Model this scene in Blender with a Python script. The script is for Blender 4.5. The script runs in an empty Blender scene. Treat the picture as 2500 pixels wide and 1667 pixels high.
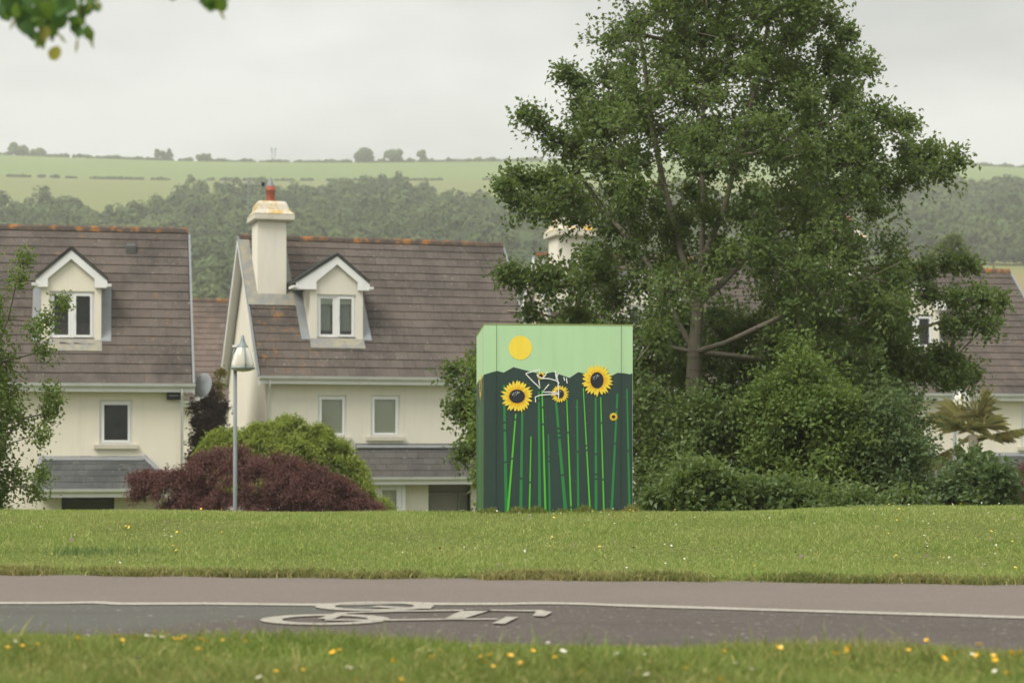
import bpy, math, random
import numpy as np
from mathutils import Vector, Matrix

random.seed(7)
RNG = np.random.default_rng(11)
R = math.radians
S = bpy.context.scene
COL = S.collection

# ------------------------------------------------------------------ camera
FPX, HOR, CAMZ = 4900.0, 1100.0, 0.75          # focal length and eye level in photo pixels, eye height in metres
cam_d = bpy.data.cameras.new('camera')
cam = bpy.data.objects.new('camera', cam_d)
COL.objects.link(cam)
cam.location = (0, 0, CAMZ)
cam.rotation_euler = (R(90), 0, 0)
cam_d.sensor_width = 36.0
cam_d.lens = FPX / 2500 * 36
cam_d.shift_y = (HOR - 833.5) / 2500
cam_d.clip_start = 0.1
cam_d.clip_end = 6000
cam_d.dof.use_dof = True
cam_d.dof.focus_distance = 17.0
cam_d.dof.aperture_fstop = 3.5
S.camera = cam

# ------------------------------------------------------------------ sky, sun, exposure
SUN_EL, SUN_AZ = R(52), R(-135)                 # high, behind the camera on the left
W = bpy.data.worlds.new('World'); S.world = W; W.use_nodes = True
nt = W.node_tree; nt.nodes.clear()
def wn(t, **k):
    n = nt.nodes.new(t)
    for a, b in k.items(): setattr(n, a, b)
    return n
sky = wn('ShaderNodeTexSky', sky_type='NISHITA', sun_disc=False)
sky.sun_elevation = SUN_EL; sky.sun_rotation = SUN_AZ + R(180)
sky.dust_density = 3.0
tc = wn('ShaderNodeTexCoord')
mp = wn('ShaderNodeMapping'); mp.inputs['Scale'].default_value = (1, 1, 2.6)
mp.inputs['Location'].default_value = (0.3, 0.2, 0.4)
no = wn('ShaderNodeTexNoise'); no.inputs['Scale'].default_value = 4.0; no.inputs['Detail'].default_value = 5; no.inputs['Roughness'].default_value = 0.5
rmp = wn('ShaderNodeValToRGB')
rmp.color_ramp.elements[0].position = 0.34; rmp.color_ramp.elements[0].color = (0.50, 0.51, 0.50, 1)
rmp.color_ramp.elements[1].position = 0.62; rmp.color_ramp.elements[1].color = (0.86, 0.86, 0.83, 1)
sep = wn('ShaderNodeSeparateXYZ')
mr = wn('ShaderNodeMapRange'); mr.inputs['From Min'].default_value = 0.12; mr.inputs['From Max'].default_value = 1.0
mr.inputs['To Min'].default_value = 3.65; mr.inputs['To Max'].default_value = 9.5      # an overcast sky is brighter overhead
vm = wn('ShaderNodeVectorMath', operation='SCALE')
mx = wn('ShaderNodeMix', data_type='RGBA'); mx.inputs[0].default_value = 0.95
bg = wn('ShaderNodeBackground'); bg.inputs['Strength'].default_value = 0.1
wo = wn('ShaderNodeOutputWorld')
L = nt.links.new
L(tc.outputs['Generated'], mp.inputs['Vector']); L(mp.outputs[0], no.inputs['Vector']); L(no.outputs[0], rmp.inputs[0])
L(tc.outputs['Generated'], sep.inputs[0]); L(sep.outputs['Z'], mr.inputs['Value'])
L(rmp.outputs[0], vm.inputs[0]); L(mr.outputs[0], vm.inputs['Scale'])
L(sky.outputs[0], mx.inputs[6]); L(vm.outputs[0], mx.inputs[7])
L(mx.outputs[2], bg.inputs['Color']); L(bg.outputs[0], wo.inputs['Surface'])

sun_d = bpy.data.lights.new('sun', 'SUN'); sun_d.energy = 1.5; sun_d.angle = R(28); sun_d.color = (1.0, 0.95, 0.86)
sun = bpy.data.objects.new('sun', sun_d); COL.objects.link(sun)
sun_dir = Vector((math.sin(SUN_AZ) * math.cos(SUN_EL), math.cos(SUN_AZ) * math.cos(SUN_EL), math.sin(SUN_EL)))
sun.rotation_euler = sun_dir.to_track_quat('Z', 'Y').to_euler()
sun.location = (0, 0, 60)

vs = S.view_settings
vs.view_transform = 'Standard'; vs.look = 'None'; vs.exposure = 1.27; vs.gamma = 1.0; vs.use_curve_mapping = False
S.render.engine = 'CYCLES'
cy = S.cycles
cy.max_bounces = 7; cy.diffuse_bounces = 3; cy.glossy_bounces = 3; cy.transmission_bounces = 4
cy.transparent_max_bounces = 8; cy.volume_bounces = 1; cy.use_denoising = True
cy.caustics_reflective = False; cy.caustics_refractive = False; cy.sample_clamp_indirect = 4

# ------------------------------------------------------------------ helpers
def P(px, py, Y):
    """world point seen at photo pixel (px, py) standing Y metres away"""
    return np.array([(px - 1250) / FPX * Y, Y, CAMZ + (HOR - py) / FPX * Y])
def ground_px(px, py, z=0.0):
    Y = FPX * (CAMZ - z) / (py - HOR)
    return ((px - 1250) / FPX * Y, Y)
def lin(c):
    return tuple(((v / 255) / 12.92 if v / 255 <= 0.04045 else ((v / 255 + 0.055) / 1.055) ** 2.4) for v in c)
def smooth(a, b, x):
    t = np.clip((np.asarray(x, float) - a) / (b - a), 0, 1)
    return t * t * (3 - 2 * t)

def put(name, me, mat=None, parent=None, mw=None):
    o = bpy.data.objects.new(name, me)
    COL.objects.link(o)
    if parent is not None: o.parent = parent
    if mw is not None: o.matrix_local = mw
    if mat is not None and len(me.materials) == 0: me.materials.append(mat)
    return o
def tag(o, label=None, cat=None, group=None, kind=None):
    if label: o['label'] = label
    if cat: o['category'] = cat
    if group: o['group'] = group
    if kind: o['kind'] = kind
    return o
def empty(name, loc, rz=0, label=None, cat=None, group=None):
    o = bpy.data.objects.new(name, None); COL.objects.link(o)
    o.location = loc; o.rotation_euler = (0, 0, rz); o.empty_display_size = 0.2
    return tag(o, label, cat, group)

def np_mesh(name, V, F, attr=None, smooth_=False):
    """V (n,3); F (m,k) all of one size; attr: per-vertex float 'v'"""
    V = np.asarray(V, np.float32); F = np.asarray(F, np.int32)
    me = bpy.data.meshes.new(name)
    me.vertices.add(len(V)); me.vertices.foreach_set('co', V.ravel())
    k = F.shape[1]
    me.loops.add(F.size); me.loops.foreach_set('vertex_index', F.ravel())
    me.polygons.add(len(F)); me.polygons.foreach_set('loop_start', np.arange(0, F.size, k, dtype=np.int32))
    if attr is not None:
        a = me.attributes.new('v', 'FLOAT', 'POINT'); a.data.foreach_set('value', np.asarray(attr, np.float32))
    me.update(calc_edges=True)
    me.polygons.foreach_set('use_smooth', np.full(len(F), smooth_, bool))
    return me

class MB:
    """collects faces, builds ONE mesh"""
    def __init__(s): s.v = []; s.f = []
    def add(s, vs, fs):
        b = len(s.v); s.v += [tuple(map(float, q)) for q in vs]; s.f += [tuple(i + b for i in f) for f in fs]; return s
    def quad(s, *p): return s.add(p, [tuple(range(len(p)))])
    def box(s, x0, x1, y0, y1, z0, z1):
        return s.add([(x0,y0,z0),(x1,y0,z0),(x1,y1,z0),(x0,y1,z0),(x0,y0,z1),(x1,y0,z1),(x1,y1,z1),(x0,y1,z1)],
                     [(0,3,2,1),(4,5,6,7),(0,1,5,4),(1,2,6,5),(2,3,7,6),(3,0,4,7)])
    def prism(s, poly, d):
        """polygon (list of 3d points) pushed along vector d"""
        n = len(poly); q = [tuple(np.add(p, d)) for p in poly]
        return s.add(list(poly) + q, [tuple(range(n))[::-1], tuple(range(n, 2 * n))] + [(i, (i + 1) % n, (i + 1) % n + n, i + n) for i in range(n)])
    def tube(s, pts, rad, n=8, cap=True):
        pts = [Vector(p) for p in pts]; rings = []
        for i, p in enumerate(pts):
            d = (pts[min(i + 1, len(pts) - 1)] - pts[max(i - 1, 0)]).normalized()
            a = d.cross(Vector((0, 0, 1)) if abs(d.z) < 0.9 else Vector((1, 0, 0))).normalized(); b = d.cross(a)
            r = rad[i] if isinstance(rad, (list, tuple)) else rad
            rings.append([p + a * math.cos(t) * r + b * math.sin(t) * r for t in [2 * math.pi * k / n for k in range(n)]])
        b0 = len(s.v)
        for rg in rings: s.v += [tuple(q) for q in rg]
        for i in range(len(pts) - 1):
            for k in range(n):
                s.f.append((b0 + i*n + k, b0 + i*n + (k+1) % n, b0 + (i+1)*n + (k+1) % n, b0 + (i+1)*n + k))
        if cap:
            s.f.append(tuple(b0 + k for k in range(n))[::-1]); s.f.append(tuple(b0 + (len(pts)-1)*n + k for k in range(n)))
        return s
    def lathe(s, prof, n=16, c=(0, 0, 0)):
        b0 = len(s.v)
        for r, z in prof:
            s.v += [(c[0] + r * math.cos(2*math.pi*k/n), c[1] + r * math.sin(2*math.pi*k/n), c[2] + z) for k in range(n)]
        for i in range(len(prof) - 1):
            for k in range(n):
                s.f.append((b0 + i*n + k, b0 + i*n + (k+1) % n, b0 + (i+1)*n + (k+1) % n, b0 + (i+1)*n + k))
        return s
    def mesh(s, name, sm=False):
        me = bpy.data.meshes.new(name); me.from_pydata(s.v, [], s.f); me.update()
        if sm: me.polygons.foreach_set('use_smooth', np.ones(len(me.polygons), bool))
        return me
    def build(s, name, mat, parent=None, sm=False):
        return put(name, s.mesh(name, sm), mat, parent)

# ------------------------------------------------------------------ materials
class NM:
    """small node-material builder"""
    def __init__(s, name):
        s.m = bpy.data.materials.new(name); s.m.use_nodes = True; s.t = s.m.node_tree; s.t.nodes.clear()
        s.out = s.t.nodes.new('ShaderNodeOutputMaterial'); s._pos = None
    def n(s, typ, inp=None, **k):
        n = s.t.nodes.new(typ)
        for a, b in k.items(): setattr(n, a, b)
        for a, b in (inp or {}).items():
            if hasattr(b, 'is_output') or isinstance(b, bpy.types.NodeSocket): s.t.links.new(b, n.inputs[a])
            else: n.inputs[a].default_value = b
        return n
    def pos(s):
        if s._pos is None: s._pos = s.n('ShaderNodeNewGeometry').outputs['Position']
        return s._pos
    def noise(s, scale, detail=4, rough=0.6, stretch=None, vec=None):
        v = vec or s.pos()
        if stretch is not None:
            v = s.n('ShaderNodeMapping', {'Vector': v, 'Scale': stretch}).outputs[0]
        return s.n('ShaderNodeTexNoise', {'Vector': v, 'Scale': scale, 'Detail': detail, 'Roughness': rough}).outputs[0]
    def ramp(s, fac, a, b, lo=(0, 0, 0, 1), hi=(1, 1, 1, 1)):
        r = s.n('ShaderNodeValToRGB', {'Fac': fac}); e = r.color_ramp.elements
        e[0].position = a; e[1].position = b; e[0].color = lo; e[1].color = hi
        return r.outputs[0]
    def mix(s, fac, a, b, blend='MIX'):
        n = s.n('ShaderNodeMix', data_type='RGBA', blend_type=blend)
        for i, v in ((0, fac), (6, a), (7, b)):
            if isinstance(v, bpy.types.NodeSocket): s.t.links.new(v, n.inputs[i])
            else: n.inputs[i].default_value = v if i == 0 else (tuple(v) + (1,))[:4]
        return n.outputs[2]
    def math(s, op, a, b=0.0, clamp=False):
        n = s.n('ShaderNodeMath', operation=op, use_clamp=clamp)
        for i, v in ((0, a), (1, b)):
            if isinstance(v, bpy.types.NodeSocket): s.t.links.new(v, n.inputs[i])
            else: n.inputs[i].default_value = v
        return n.outputs[0]
    def bsdf(s, col, rough=0.7, spec=0.3, bump=None, bump_d=0.01, bump_s=0.5, metal=0.0):
        p = s.n('ShaderNodeBsdfPrincipled', {'Roughness': rough, 'Specular IOR Level': spec, 'Metallic': metal})
        if isinstance(col, bpy.types.NodeSocket): s.t.links.new(col, p.inputs['Base Color'])
        else: p.inputs['Base Color'].default_value = (tuple(col) + (1,))[:4]
        if bump is not None:
            b = s.n('ShaderNodeBump', {'Height': bump, 'Distance': bump_d, 'Strength': bump_s})
            s.t.links.new(b.outputs[0], p.inputs['Normal'])
        return p
    def done(s, sh):
        s.t.links.new(sh.outputs[0], s.out.inputs['Surface']); return s.m

def m_plain(name, col, rough=0.6, spec=0.3, var=0.10, scale=6, metal=0.0, dirt=0.0):
    k = NM(name)
    c = k.mix(k.noise(scale, 5), tuple(v * (1 - var) for v in col), tuple(min(1, v * (1 + var)) for v in col))
    if dirt:
        d = k.ramp(k.noise(2.3, 6, 0.65, (1, 1, 0.35)), 0.5, 0.78)
        c = k.mix(k.math('MULTIPLY', d, dirt), c, (0.22, 0.19, 0.13))
    return k.done(k.bsdf(c, rough, spec, metal=metal))
def m_plaster(name, col):
    k = NM(name)
    c = k.mix(k.noise(0.9, 5), tuple(v * 0.93 for v in col), tuple(v * 1.05 for v in col))
    streak = k.ramp(k.noise(1.6, 6, 0.7, (2.2, 2.2, 0.25)), 0.52, 0.85)
    c = k.mix(k.math('MULTIPLY', streak, 0.35), c, tuple(v * 0.62 for v in col))
    blot = k.ramp(k.noise(0.55, 3), 0.55, 0.8)
    c = k.mix(k.math('MULTIPLY', blot, 0.22), c, (0.45, 0.42, 0.33))
    return k.done(k.bsdf(c, 0.85, 0.15, bump=k.noise(90, 3), bump_d=0.004))
def m_tile(name, col, lichen=0.25, origin=None, udir=None, moss=0.3):
    """concrete roof tile: every tile a little different, stains running down, pale and orange lichen"""
    k = NM(name)
    rnd = k.n('ShaderNodeObjectInfo').outputs['Random']
    at = k.n('ShaderNodeAttribute', attribute_name='v').outputs['Fac']
    r2 = k.math('FRACT', k.math('ADD', rnd, at))
    c = k.mix(r2, tuple(v * 0.86 for v in col), tuple(v * 1.12 for v in col))
    c = k.mix(k.ramp(k.noise(0.8, 5, 0.7, (1, 1, 0.45)), 0.45, 0.62), c, tuple(v * q for v, q in zip(col, (0.62, 0.64, 0.66))))
    c = k.mix(k.math('MULTIPLY', k.ramp(k.noise(0.35, 4), 0.5, 0.7), 0.4), c, tuple(v * q for v, q in zip(col, (1.28, 1.2, 1.12))))
    c = k.mix(k.math('MULTIPLY', k.ramp(k.noise(9, 5, 0.7), 0.45, 0.75), 0.35), c, tuple(v * 0.6 for v in col))
    sp = k.ramp(k.noise(15, 2, 0.5), 0.66, 0.71)                      # pale lichen spots
    c = k.mix(k.math('MULTIPLY', k.math('MULTIPLY', sp, k.ramp(k.noise(1.1, 4), .42, .62)), 0.55), c, (0.42, 0.40, 0.35))
    om = k.ramp(k.noise(3.2, 6, 0.7), 0.60, 0.68)
    if origin is not None:                                            # orange lichen near the gable end
        d = k.n('ShaderNodeVectorMath', {0: k.pos(), 1: origin}, operation='SUBTRACT').outputs[0]
        d = k.n('ShaderNodeVectorMath', {0: d, 1: udir}, operation='DOT_PRODUCT').outputs['Value']
        near = k.n('ShaderNodeMapRange', {'Value': d, 'From Min': 0.2, 'From Max': 2.3, 'To Min': 1.0, 'To Max': 0.0}).outputs[0]
        om = k.math('MULTIPLY', k.ramp(k.noise(3.4, 6, 0.75), 0.56, 0.64), near)
        c = k.mix(k.math('MULTIPLY', om, .8), c, (0.29, 0.145, 0.04))
    else:
        c = k.mix(k.math('MULTIPLY', om, lichen), c, (0.34, 0.17, 0.05))
    return k.done(k.bsdf(c, 0.9, 0.12, bump=k.noise(60, 4), bump_d=0.006))
def m_leaf(name, a, b, trans=0.35, rough=0.55, ripe=None):
    """leaf: colour differs leaf by leaf, light passes through"""
    k = NM(name)
    at = k.n('ShaderNodeAttribute', attribute_name='v').outputs['Fac']
    c = k.mix(at, a, b)
    if ripe: c = k.mix(k.ramp(at, 0.93, 0.97), c, ripe)
    c = k.mix(k.math('MULTIPLY', k.noise(0.7, 3), 0.45), c, tuple(v * 0.72 for v in a))
    p = k.bsdf(c, rough, 0.35)
    t = k.n('ShaderNodeBsdfTranslucent', {'Color': k.mix(0.5, c, tuple(min(1, v * q) for v, q in zip(b, (1.25, 1.3, 0.7))))})
    m = k.n('ShaderNodeMixShader', {0: trans}); k.t.links.new(p.outputs[0], m.inputs[1]); k.t.links.new(t.outputs[0], m.inputs[2])
    return k.done(m)
def m_glass(name, tint=(0.94, 0.97, 0.94)):
    k = NM(name)
    fr = k.n('ShaderNodeFresnel', {'IOR': 1.5}).outputs[0]
    tr = k.n('ShaderNodeBsdfTransparent', {'Color': tint + (1,)}); gl = k.n('ShaderNodeBsdfGlossy', {'Roughness': 0.02})
    m = k.n('ShaderNodeMixShader', {0: k.math('MULTIPLY', fr, 0.8, True)})
    k.t.links.new(tr.outputs[0], m.inputs[1]); k.t.links.new(gl.outputs[0], m.inputs[2])
    return k.done(m)
def m_bark(name, col):
    k = NM(name)
    c = k.mix(k.noise(9, 5, 0.7, (1, 1, 0.4)), tuple(v * 0.55 for v in col), tuple(v * 1.3 for v in col))
    ring = k.ramp(k.noise(7, 4, 0.6, (0.3, 0.3, 3.0)), 0.55, 0.62)
    c = k.mix(k.math('MULTIPLY', ring, 0.45), c, tuple(v * 0.4 for v in col))
    return k.done(k.bsdf(c, 0.9, 0.1, bump=k.noise(25, 4, 0.7, (1, 1, 0.5)), bump_d=0.02))
def m_asphalt(name, col, grit=1.0, worn=None):
    k = NM(name)
    c = k.mix(k.noise(1.1, 6, 0.65), tuple(v * 0.86 for v in col), tuple(v * 1.12 for v in col))
    st = k.noise(30, 3, 0.75)
    c = k.mix(k.math('MULTIPLY', k.ramp(st, 0.56, 0.66), 0.8 * grit), c, tuple(min(1, v * 2.4) for v in col))
    c = k.mix(k.math('MULTIPLY', k.ramp(st, 0.42, 0.30), 0.5 * grit), c, tuple(v * 0.45 for v in col))
    if worn:                                                          # remains of a green coat of paint
        d = k.n('ShaderNodeSeparateXYZ', {0: k.pos()})
        e = k.math('ADD', k.math('MULTIPLY', d.outputs['X'], 1.0), k.math('MULTIPLY', k.math('SUBTRACT', k.noise(0.8, 5), 0.5), 2.4))
        e = k.math('SUBTRACT', e, k.math('MULTIPLY', k.math('SUBTRACT', d.outputs['Y'], 9.0), 1.1))
        e = k.n('ShaderNodeMapRange', {'Value': e, 'From Min': -1.5, 'From Max': -0.9, 'To Min': 0.7, 'To Max': 0.0}).outputs[0]
        c = k.mix(e, c, worn)
        c = k.mix(k.math('MULTIPLY', k.ramp(k.noise(24, 2, .5), .67, .70), .7), c, (.36, .34, .30))
        c = k.mix(k.math('MULTIPLY', k.ramp(k.noise(.9, 6, .6, (.5, 2.2, 1)), .56, .60), .22), c, (.05, .045, .04))
    return k.done(k.bsdf(c, 0.92, 0.12, bump=st, bump_d=0.006, bump_s=0.8))
def m_ground(name):
    k = NM(name)
    c = k.mix(k.noise(0.35, 6, 0.65), (0.11, 0.145, 0.028), (0.165, 0.18, 0.045))
    c = k.mix(k.ramp(k.noise(26, 4, 0.7), 0.35, 0.7), c, (0.045, 0.050, 0.016))
    return k.done(k.bsdf(c, 0.95, 0.1, bump=k.noise(30, 4), bump_d=0.03))
def m_grass(name, a, b, dry, dryness=0.5):
    k = NM(name)
    at = k.n('ShaderNodeAttribute', attribute_name='v').outputs['Fac']
    c = k.mix(at, a, b)
    c = k.mix(k.math('MULTIPLY', k.ramp(k.noise(0.5, 5, 0.65, (1, 1.6, 1)), 0.40, 0.66), dryness), c, dry)
    c = k.mix(k.math('MULTIPLY', k.ramp(k.noise(1.3, 4, 0.6), 0.56, 0.72), 0.6), c, tuple(v * 0.62 for v in a))
    c = k.mix(k.ramp(at, 0.90, 0.94), c, tuple(min(1, v * 1.5) for v in dry))
    p = k.bsdf(c, 0.6, 0.25); t = k.n('ShaderNodeBsdfTranslucent', {'Color': c})
    m = k.n('ShaderNodeMixShader', {0: 0.4}); k.t.links.new(p.outputs[0], m.inputs[1]); k.t.links.new(t.outputs[0], m.inputs[2])
    return k.done(m)

M = {}
M['cream'] = m_plaster('cream_render', (0.76, 0.71, 0.59))
M['cream_grey'] = m_plaster('grey_cream_render', (0.72, 0.68, 0.585))
M['chimney'] = m_plaster('chimney_render', (0.74, 0.70, 0.60))
M['upvc'] = m_plain('white_plastic', (0.78, 0.78, 0.77), 0.35, 0.4, 0.05, 3, dirt=0.12)
M['gutter'] = m_plain('gutter_plastic', (0.66, 0.67, 0.67), 0.4, 0.4, 0.06, 4, dirt=0.3)
M['lead'] = m_plain('lead', (0.21, 0.225, 0.235), 0.55, 0.4, 0.25, 5, dirt=0.3)
M['concrete'] = m_plain('sill_concrete', (0.56, 0.52, 0.43), 0.85, 0.2, 0.12, 8, dirt=0.35)
M['tile_back'] = m_tile('tile_brown_far', (0.145, 0.112, 0.094))
M['tile_left'] = m_tile('tile_brown', (0.112, 0.094, 0.082))
M['tile_right'] = m_tile('tile_brown_right', (0.104, 0.087, 0.076))
M['tile_grey'] = m_tile('tile_grey', (0.105, 0.108, 0.103), 0.0)
M['tile_pent'] = m_tile('tile_pent', (0.108, 0.102, 0.096), 0.0)
M['slab'] = m_plain('roof_felt', (0.05, 0.045, 0.04), 0.9, 0.1)
M['glass'] = m_glass('window_glass')
M['dark_plastic'] = m_plain('black_plastic', (0.015, 0.016, 0.018), 0.4, 0.4)
M['blind'] = m_plain('blind_fabric', (0.66, 0.63, 0.53), 0.9, 0.1, 0.06, 2)
M['curtain'] = m_plain('curtain_fabric', (0.55, 0.55, 0.53), 0.9, 0.1, 0.1, 12)
M['door'] = m_plain('grey_door_paint', (0.20, 0.195, 0.165), 0.5, 0.3)
M['room'] = m_plain('room_shade', (0.03, 0.034, 0.025), 0.9, 0.1, 0.4, 2)  # near-black colour stands in for the shade inside the rooms
M['pot'] = m_plain('terracotta', (0.33, 0.105, 0.065), 0.8, 0.2, 0.15)
M['galv'] = m_plain('galvanised_steel', (0.30, 0.33, 0.345), 0.5, 0.5, 0.12, 5, metal=0.3)
M['post'] = m_plain('weathered_steel', (0.185, 0.205, 0.205), 0.6, 0.4, 0.15, 5, dirt=.2)
M['lampgreen'] = m_plain('lamp_green_grey', (0.20, 0.245, 0.245), 0.45, 0.4, 0.12)
def m_lichen(name, base, cov0, cov1, c1, sc):
    k = NM(name)
    c = k.mix(k.noise(7, 5), tuple(v * 0.75 for v in base), tuple(v * 1.15 for v in base))
    c = k.mix(k.ramp(k.noise(sc, 5, 0.7), cov0, cov1), c, c1)
    return k.done(k.bsdf(c, 0.9, 0.1, bump=k.noise(40, 4), bump_d=0.01))
M['ridge'] = m_lichen('ridge_tile_lichen', (0.095, 0.080, 0.069), 0.50, 0.62, (0.30, 0.135, 0.042), 4.2)
M['cap'] = m_lichen('chimney_cap_lichen', (0.56, 0.52, 0.43), 0.50, 0.58, (0.50, 0.31, 0.06), 3.2)

# ------------------------------------------------------------------ land
def far_edge(x): return 11.75 - 0.15 * x
def near_edge(x): return 7.5 - 0.2 * x
def bumps(x, y, k=1.0):
    return k * (np.sin(x * 1.3 + 0.6 * y) * 0.5 + np.sin(x * 0.53 - 0.9 * y + 2.0) * 0.5)
_YS = [-60, 17.2, 21, 27, 34, 45, 80, 200, 350, 520, 700, 860, 1000, 1060, 1500]
_ZS = [0.0, 0.0, -0.28, -0.95, -1.6, -2.4, -2.4, 3.0, 24, 56, 90, 119, 145, 148, 90]
def gz(x, y):
    """height of the land"""
    x = np.asarray(x, float); y = np.asarray(y, float)
    fe = far_edge(x); ne = near_edge(x)
    t = smooth(0, 1, (y - fe) / np.maximum(16.6 - fe, 0.5))
    lawn = 0.02 + 0.20 * t + 0.010 * bumps(x, y) + 0.045 * smooth(1.0, 4, x) * t + .02 * smooth(1.2, 4, -x) * t
    z = np.where(y > fe, lawn, np.where(y < ne, 0.015 + 0.02 * smooth(0, 0.8, ne - y), -0.05))
    back = np.interp(y, _YS, _ZS)
    tilt = (y > 250) * smooth(250, 1000, y) * (-(x / np.maximum(y, 1)) / 0.255 * 4.0 + 2.5 * np.sin(x / 90.0) * smooth(300, 700, y))
    return np.where(y > 17.2, lawn * (1 - smooth(17.2, 40, y)) + back, z) + tilt

def grid_sheet(name, xs, ys, mat, fan=False):
    X, Y = np.meshgrid(xs, ys)
    if fan: X = X * np.maximum(Y, 8)
    Z = gz(X, Y)
    V = np.stack([X, Y, Z], -1).reshape(-1, 3)
    nx, ny = len(xs), len(ys)
    i = np.arange(nx * ny).reshape(ny, nx)
    F = np.stack([i[:-1, :-1], i[:-1, 1:], i[1:, 1:], i[1:, :-1]], -1).reshape(-1, 4)
    return put(name, np_mesh(name, V, F, smooth_=True), mat)

ys = np.concatenate([np.arange(-20, 5, 2.5), np.arange(5, 18, 0.15), np.arange(18, 48, 0.5), np.arange(48, 300, 9), [300]])
xs = np.concatenate([np.linspace(-1.2, -0.32, 12, endpoint=False), np.linspace(-0.32, 0.32, 90), np.linspace(0.32, 1.2, 13)[1:]])
tag(grid_sheet('ground', xs, ys, m_ground('soil_and_turf'), True), 'rough ground under the lawns and gardens', kind='structure')

def m_hill():
    k = NM('hill_fields')
    p = k.n('ShaderNodeSeparateXYZ', {0: k.pos()}); y = p.outputs['Y']
    wob = k.math('MULTIPLY', k.math('SUBTRACT', k.noise(0.012, 3), 0.5), 60)
    yy = k.math('ADD', y, wob)
    c = k.mix(k.noise(0.03, 5), (0.125, 0.155, 0.048), (0.165, 0.175, 0.060))      # rough lower pasture
    up = k.n('ShaderNodeMapRange', {'Value': yy, 'From Min': 806, 'From Max': 814}).outputs[0]
    c = k.mix(up, c, k.mix(k.noise(0.02, 5), (0.105, 0.165, 0.045), (0.15, 0.195, 0.065)))
    lo = k.n('ShaderNodeMapRange', {'Value': y, 'From Min': 420, 'From Max': 450, 'To Min': 1.0, 'To Max': 0.0}).outputs[0]
    c = k.mix(lo, c, (0.19, 0.155, 0.07))
    c = k.mix(k.math('MULTIPLY', k.ramp(k.noise(0.09, 5, 0.7), 0.5, 0.75), 0.35), c, (0.09, 0.11, 0.03))
    return k.done(k.bsdf(c, 0.95, 0.1))
tag(grid_sheet('hill', np.linspace(-0.62, 0.62, 70), np.concatenate([np.arange(300, 1100, 12), np.arange(1100, 1500, 60)]), m_hill(), True),
    'green hillside with fields below the overcast sky', kind='structure')

# ---- the path: light footway behind, dark cycle lane in front, a white line between
def strip(name, f0, f1, mat, x0=-16, x1=16, n=160, z=0.0, zc=None):
    V = []; F = []
    for i in range(n + 1):
        x = x0 + (x1 - x0) * i / n
        V += [(x, f0(x), z), (x, f1(x), z)]
        if i: F.append((2*i-2, 2*i, 2*i+1, 2*i-1))
    me = bpy.data.meshes.new(name); me.from_pydata(V, [], F); me.update()
    return put(name, me, mat)
def rag(x, a, s): return a * (math.sin(x * 5.1 + s) * 0.5 + math.sin(x * 12.7 + 2 * s) * 0.3 + math.sin(x * 29 + s) * 0.2)
LINE = [(0,1473),(150,1472.5),(230,1471),(290,1474.5),(500,1474),(755,1477),(860,1475),(968,1472.5),(1074,1475),(1223,1475),(1329,1473),(1420,1474.5),(1500,1478),(1700,1484),(2000,1493),(2250,1500),(2500,1508)]
lp = [ground_px(*q) for q in LINE]
lx = [-16] + [q[0] for q in lp] + [16]
ly = [lp[0][1] + 0.15 * (16 + lp[0][0])] + [q[1] for q in lp] + [lp[-1][1] - 0.15 * (16 - lp[-1][0])]
def line_y(x): return float(np.interp(x, lx, ly))
tag(strip('cycle_lane', lambda x: near_edge(x) - 0.25, line_y, m_asphalt('coarse_asphalt', (0.112, 0.096, 0.083), 1.0, (0.093, 0.097, 0.083))), 'dark coarse asphalt cycle lane along the grass', kind='structure')
tag(strip('footway', line_y, lambda x: far_edge(x) + 0.12, m_asphalt('fine_asphalt', (0.165, 0.140, 0.119), 0.4)), 'lighter brown-grey asphalt footway behind the white line', kind='structure')
def m_paint():
    k = NM('road_paint')
    c = k.mix(k.noise(3, 5), (0.28, 0.255, 0.215), (0.37, 0.345, 0.29))
    c = k.mix(k.math('MULTIPLY', k.ramp(k.noise(42, 4, 0.75), 0.50, 0.62), 0.8), c, (0.14, 0.125, 0.11))
    return k.done(k.bsdf(c, 0.85, 0.2))
M['paint'] = m_paint()
tag(strip('white_line', lambda x: line_y(x) - 0.075 + rag(x, .009, 1), lambda x: line_y(x) + 0.075 + rag(x, .009, 4), M['paint'], n=700, z=0.004),
    'worn white line dividing the footway from the cycle lane', 'road marking', kind='structure')

def R6(x, y):      # detail view of the painted bicycle
    return ground_px(500 + x / 2.352, 1380 + y / 2.352)
def stroke2(mb, pts, w, z, per=6):
    """flat ribbon along a plan polyline"""
    pts = [Vector((p[0], p[1], 0)) for p in pts]
    Ls = []
    for i, p in enumerate(pts):
        d = (pts[min(i+1, len(pts)-1)] - pts[max(i-1, 0)]).normalized(); nrm = Vector((-d.y, d.x, 0))
        ww = w[i] if isinstance(w, (list, tuple)) else w
        Ls.append((p + nrm * ww / 2, p - nrm * ww / 2))
    for i in range(len(Ls) - 1):
        mb.add([(*Ls[i][0][:2], z), (*Ls[i][1][:2], z), (*Ls[i+1][1][:2], z), (*Ls[i+1][0][:2], z)], [(0, 1, 2, 3)])
def ring2(mb, c, ro, ri, z, n=40):
    for k in range(n):
        a, b = 2*math.pi*k/n, 2*math.pi*(k+1)/n
        mb.add([(c[0]+ro*math.cos(a), c[1]+ro*math.sin(a), z), (c[0]+ro*math.cos(b), c[1]+ro*math.sin(b), z),
                (c[0]+ri*math.cos(b), c[1]+ri*math.sin(b), z), (c[0]+ri*math.cos(a), c[1]+ri*math.sin(a), z)], [(0, 1, 2, 3)])
bike = empty('cycle_symbol', (*R6(1100, 285), 0.0), 0, 'worn white bicycle symbol painted on the dark cycle lane', 'road marking')
bx_, by_ = R6(1100, 285)
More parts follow.
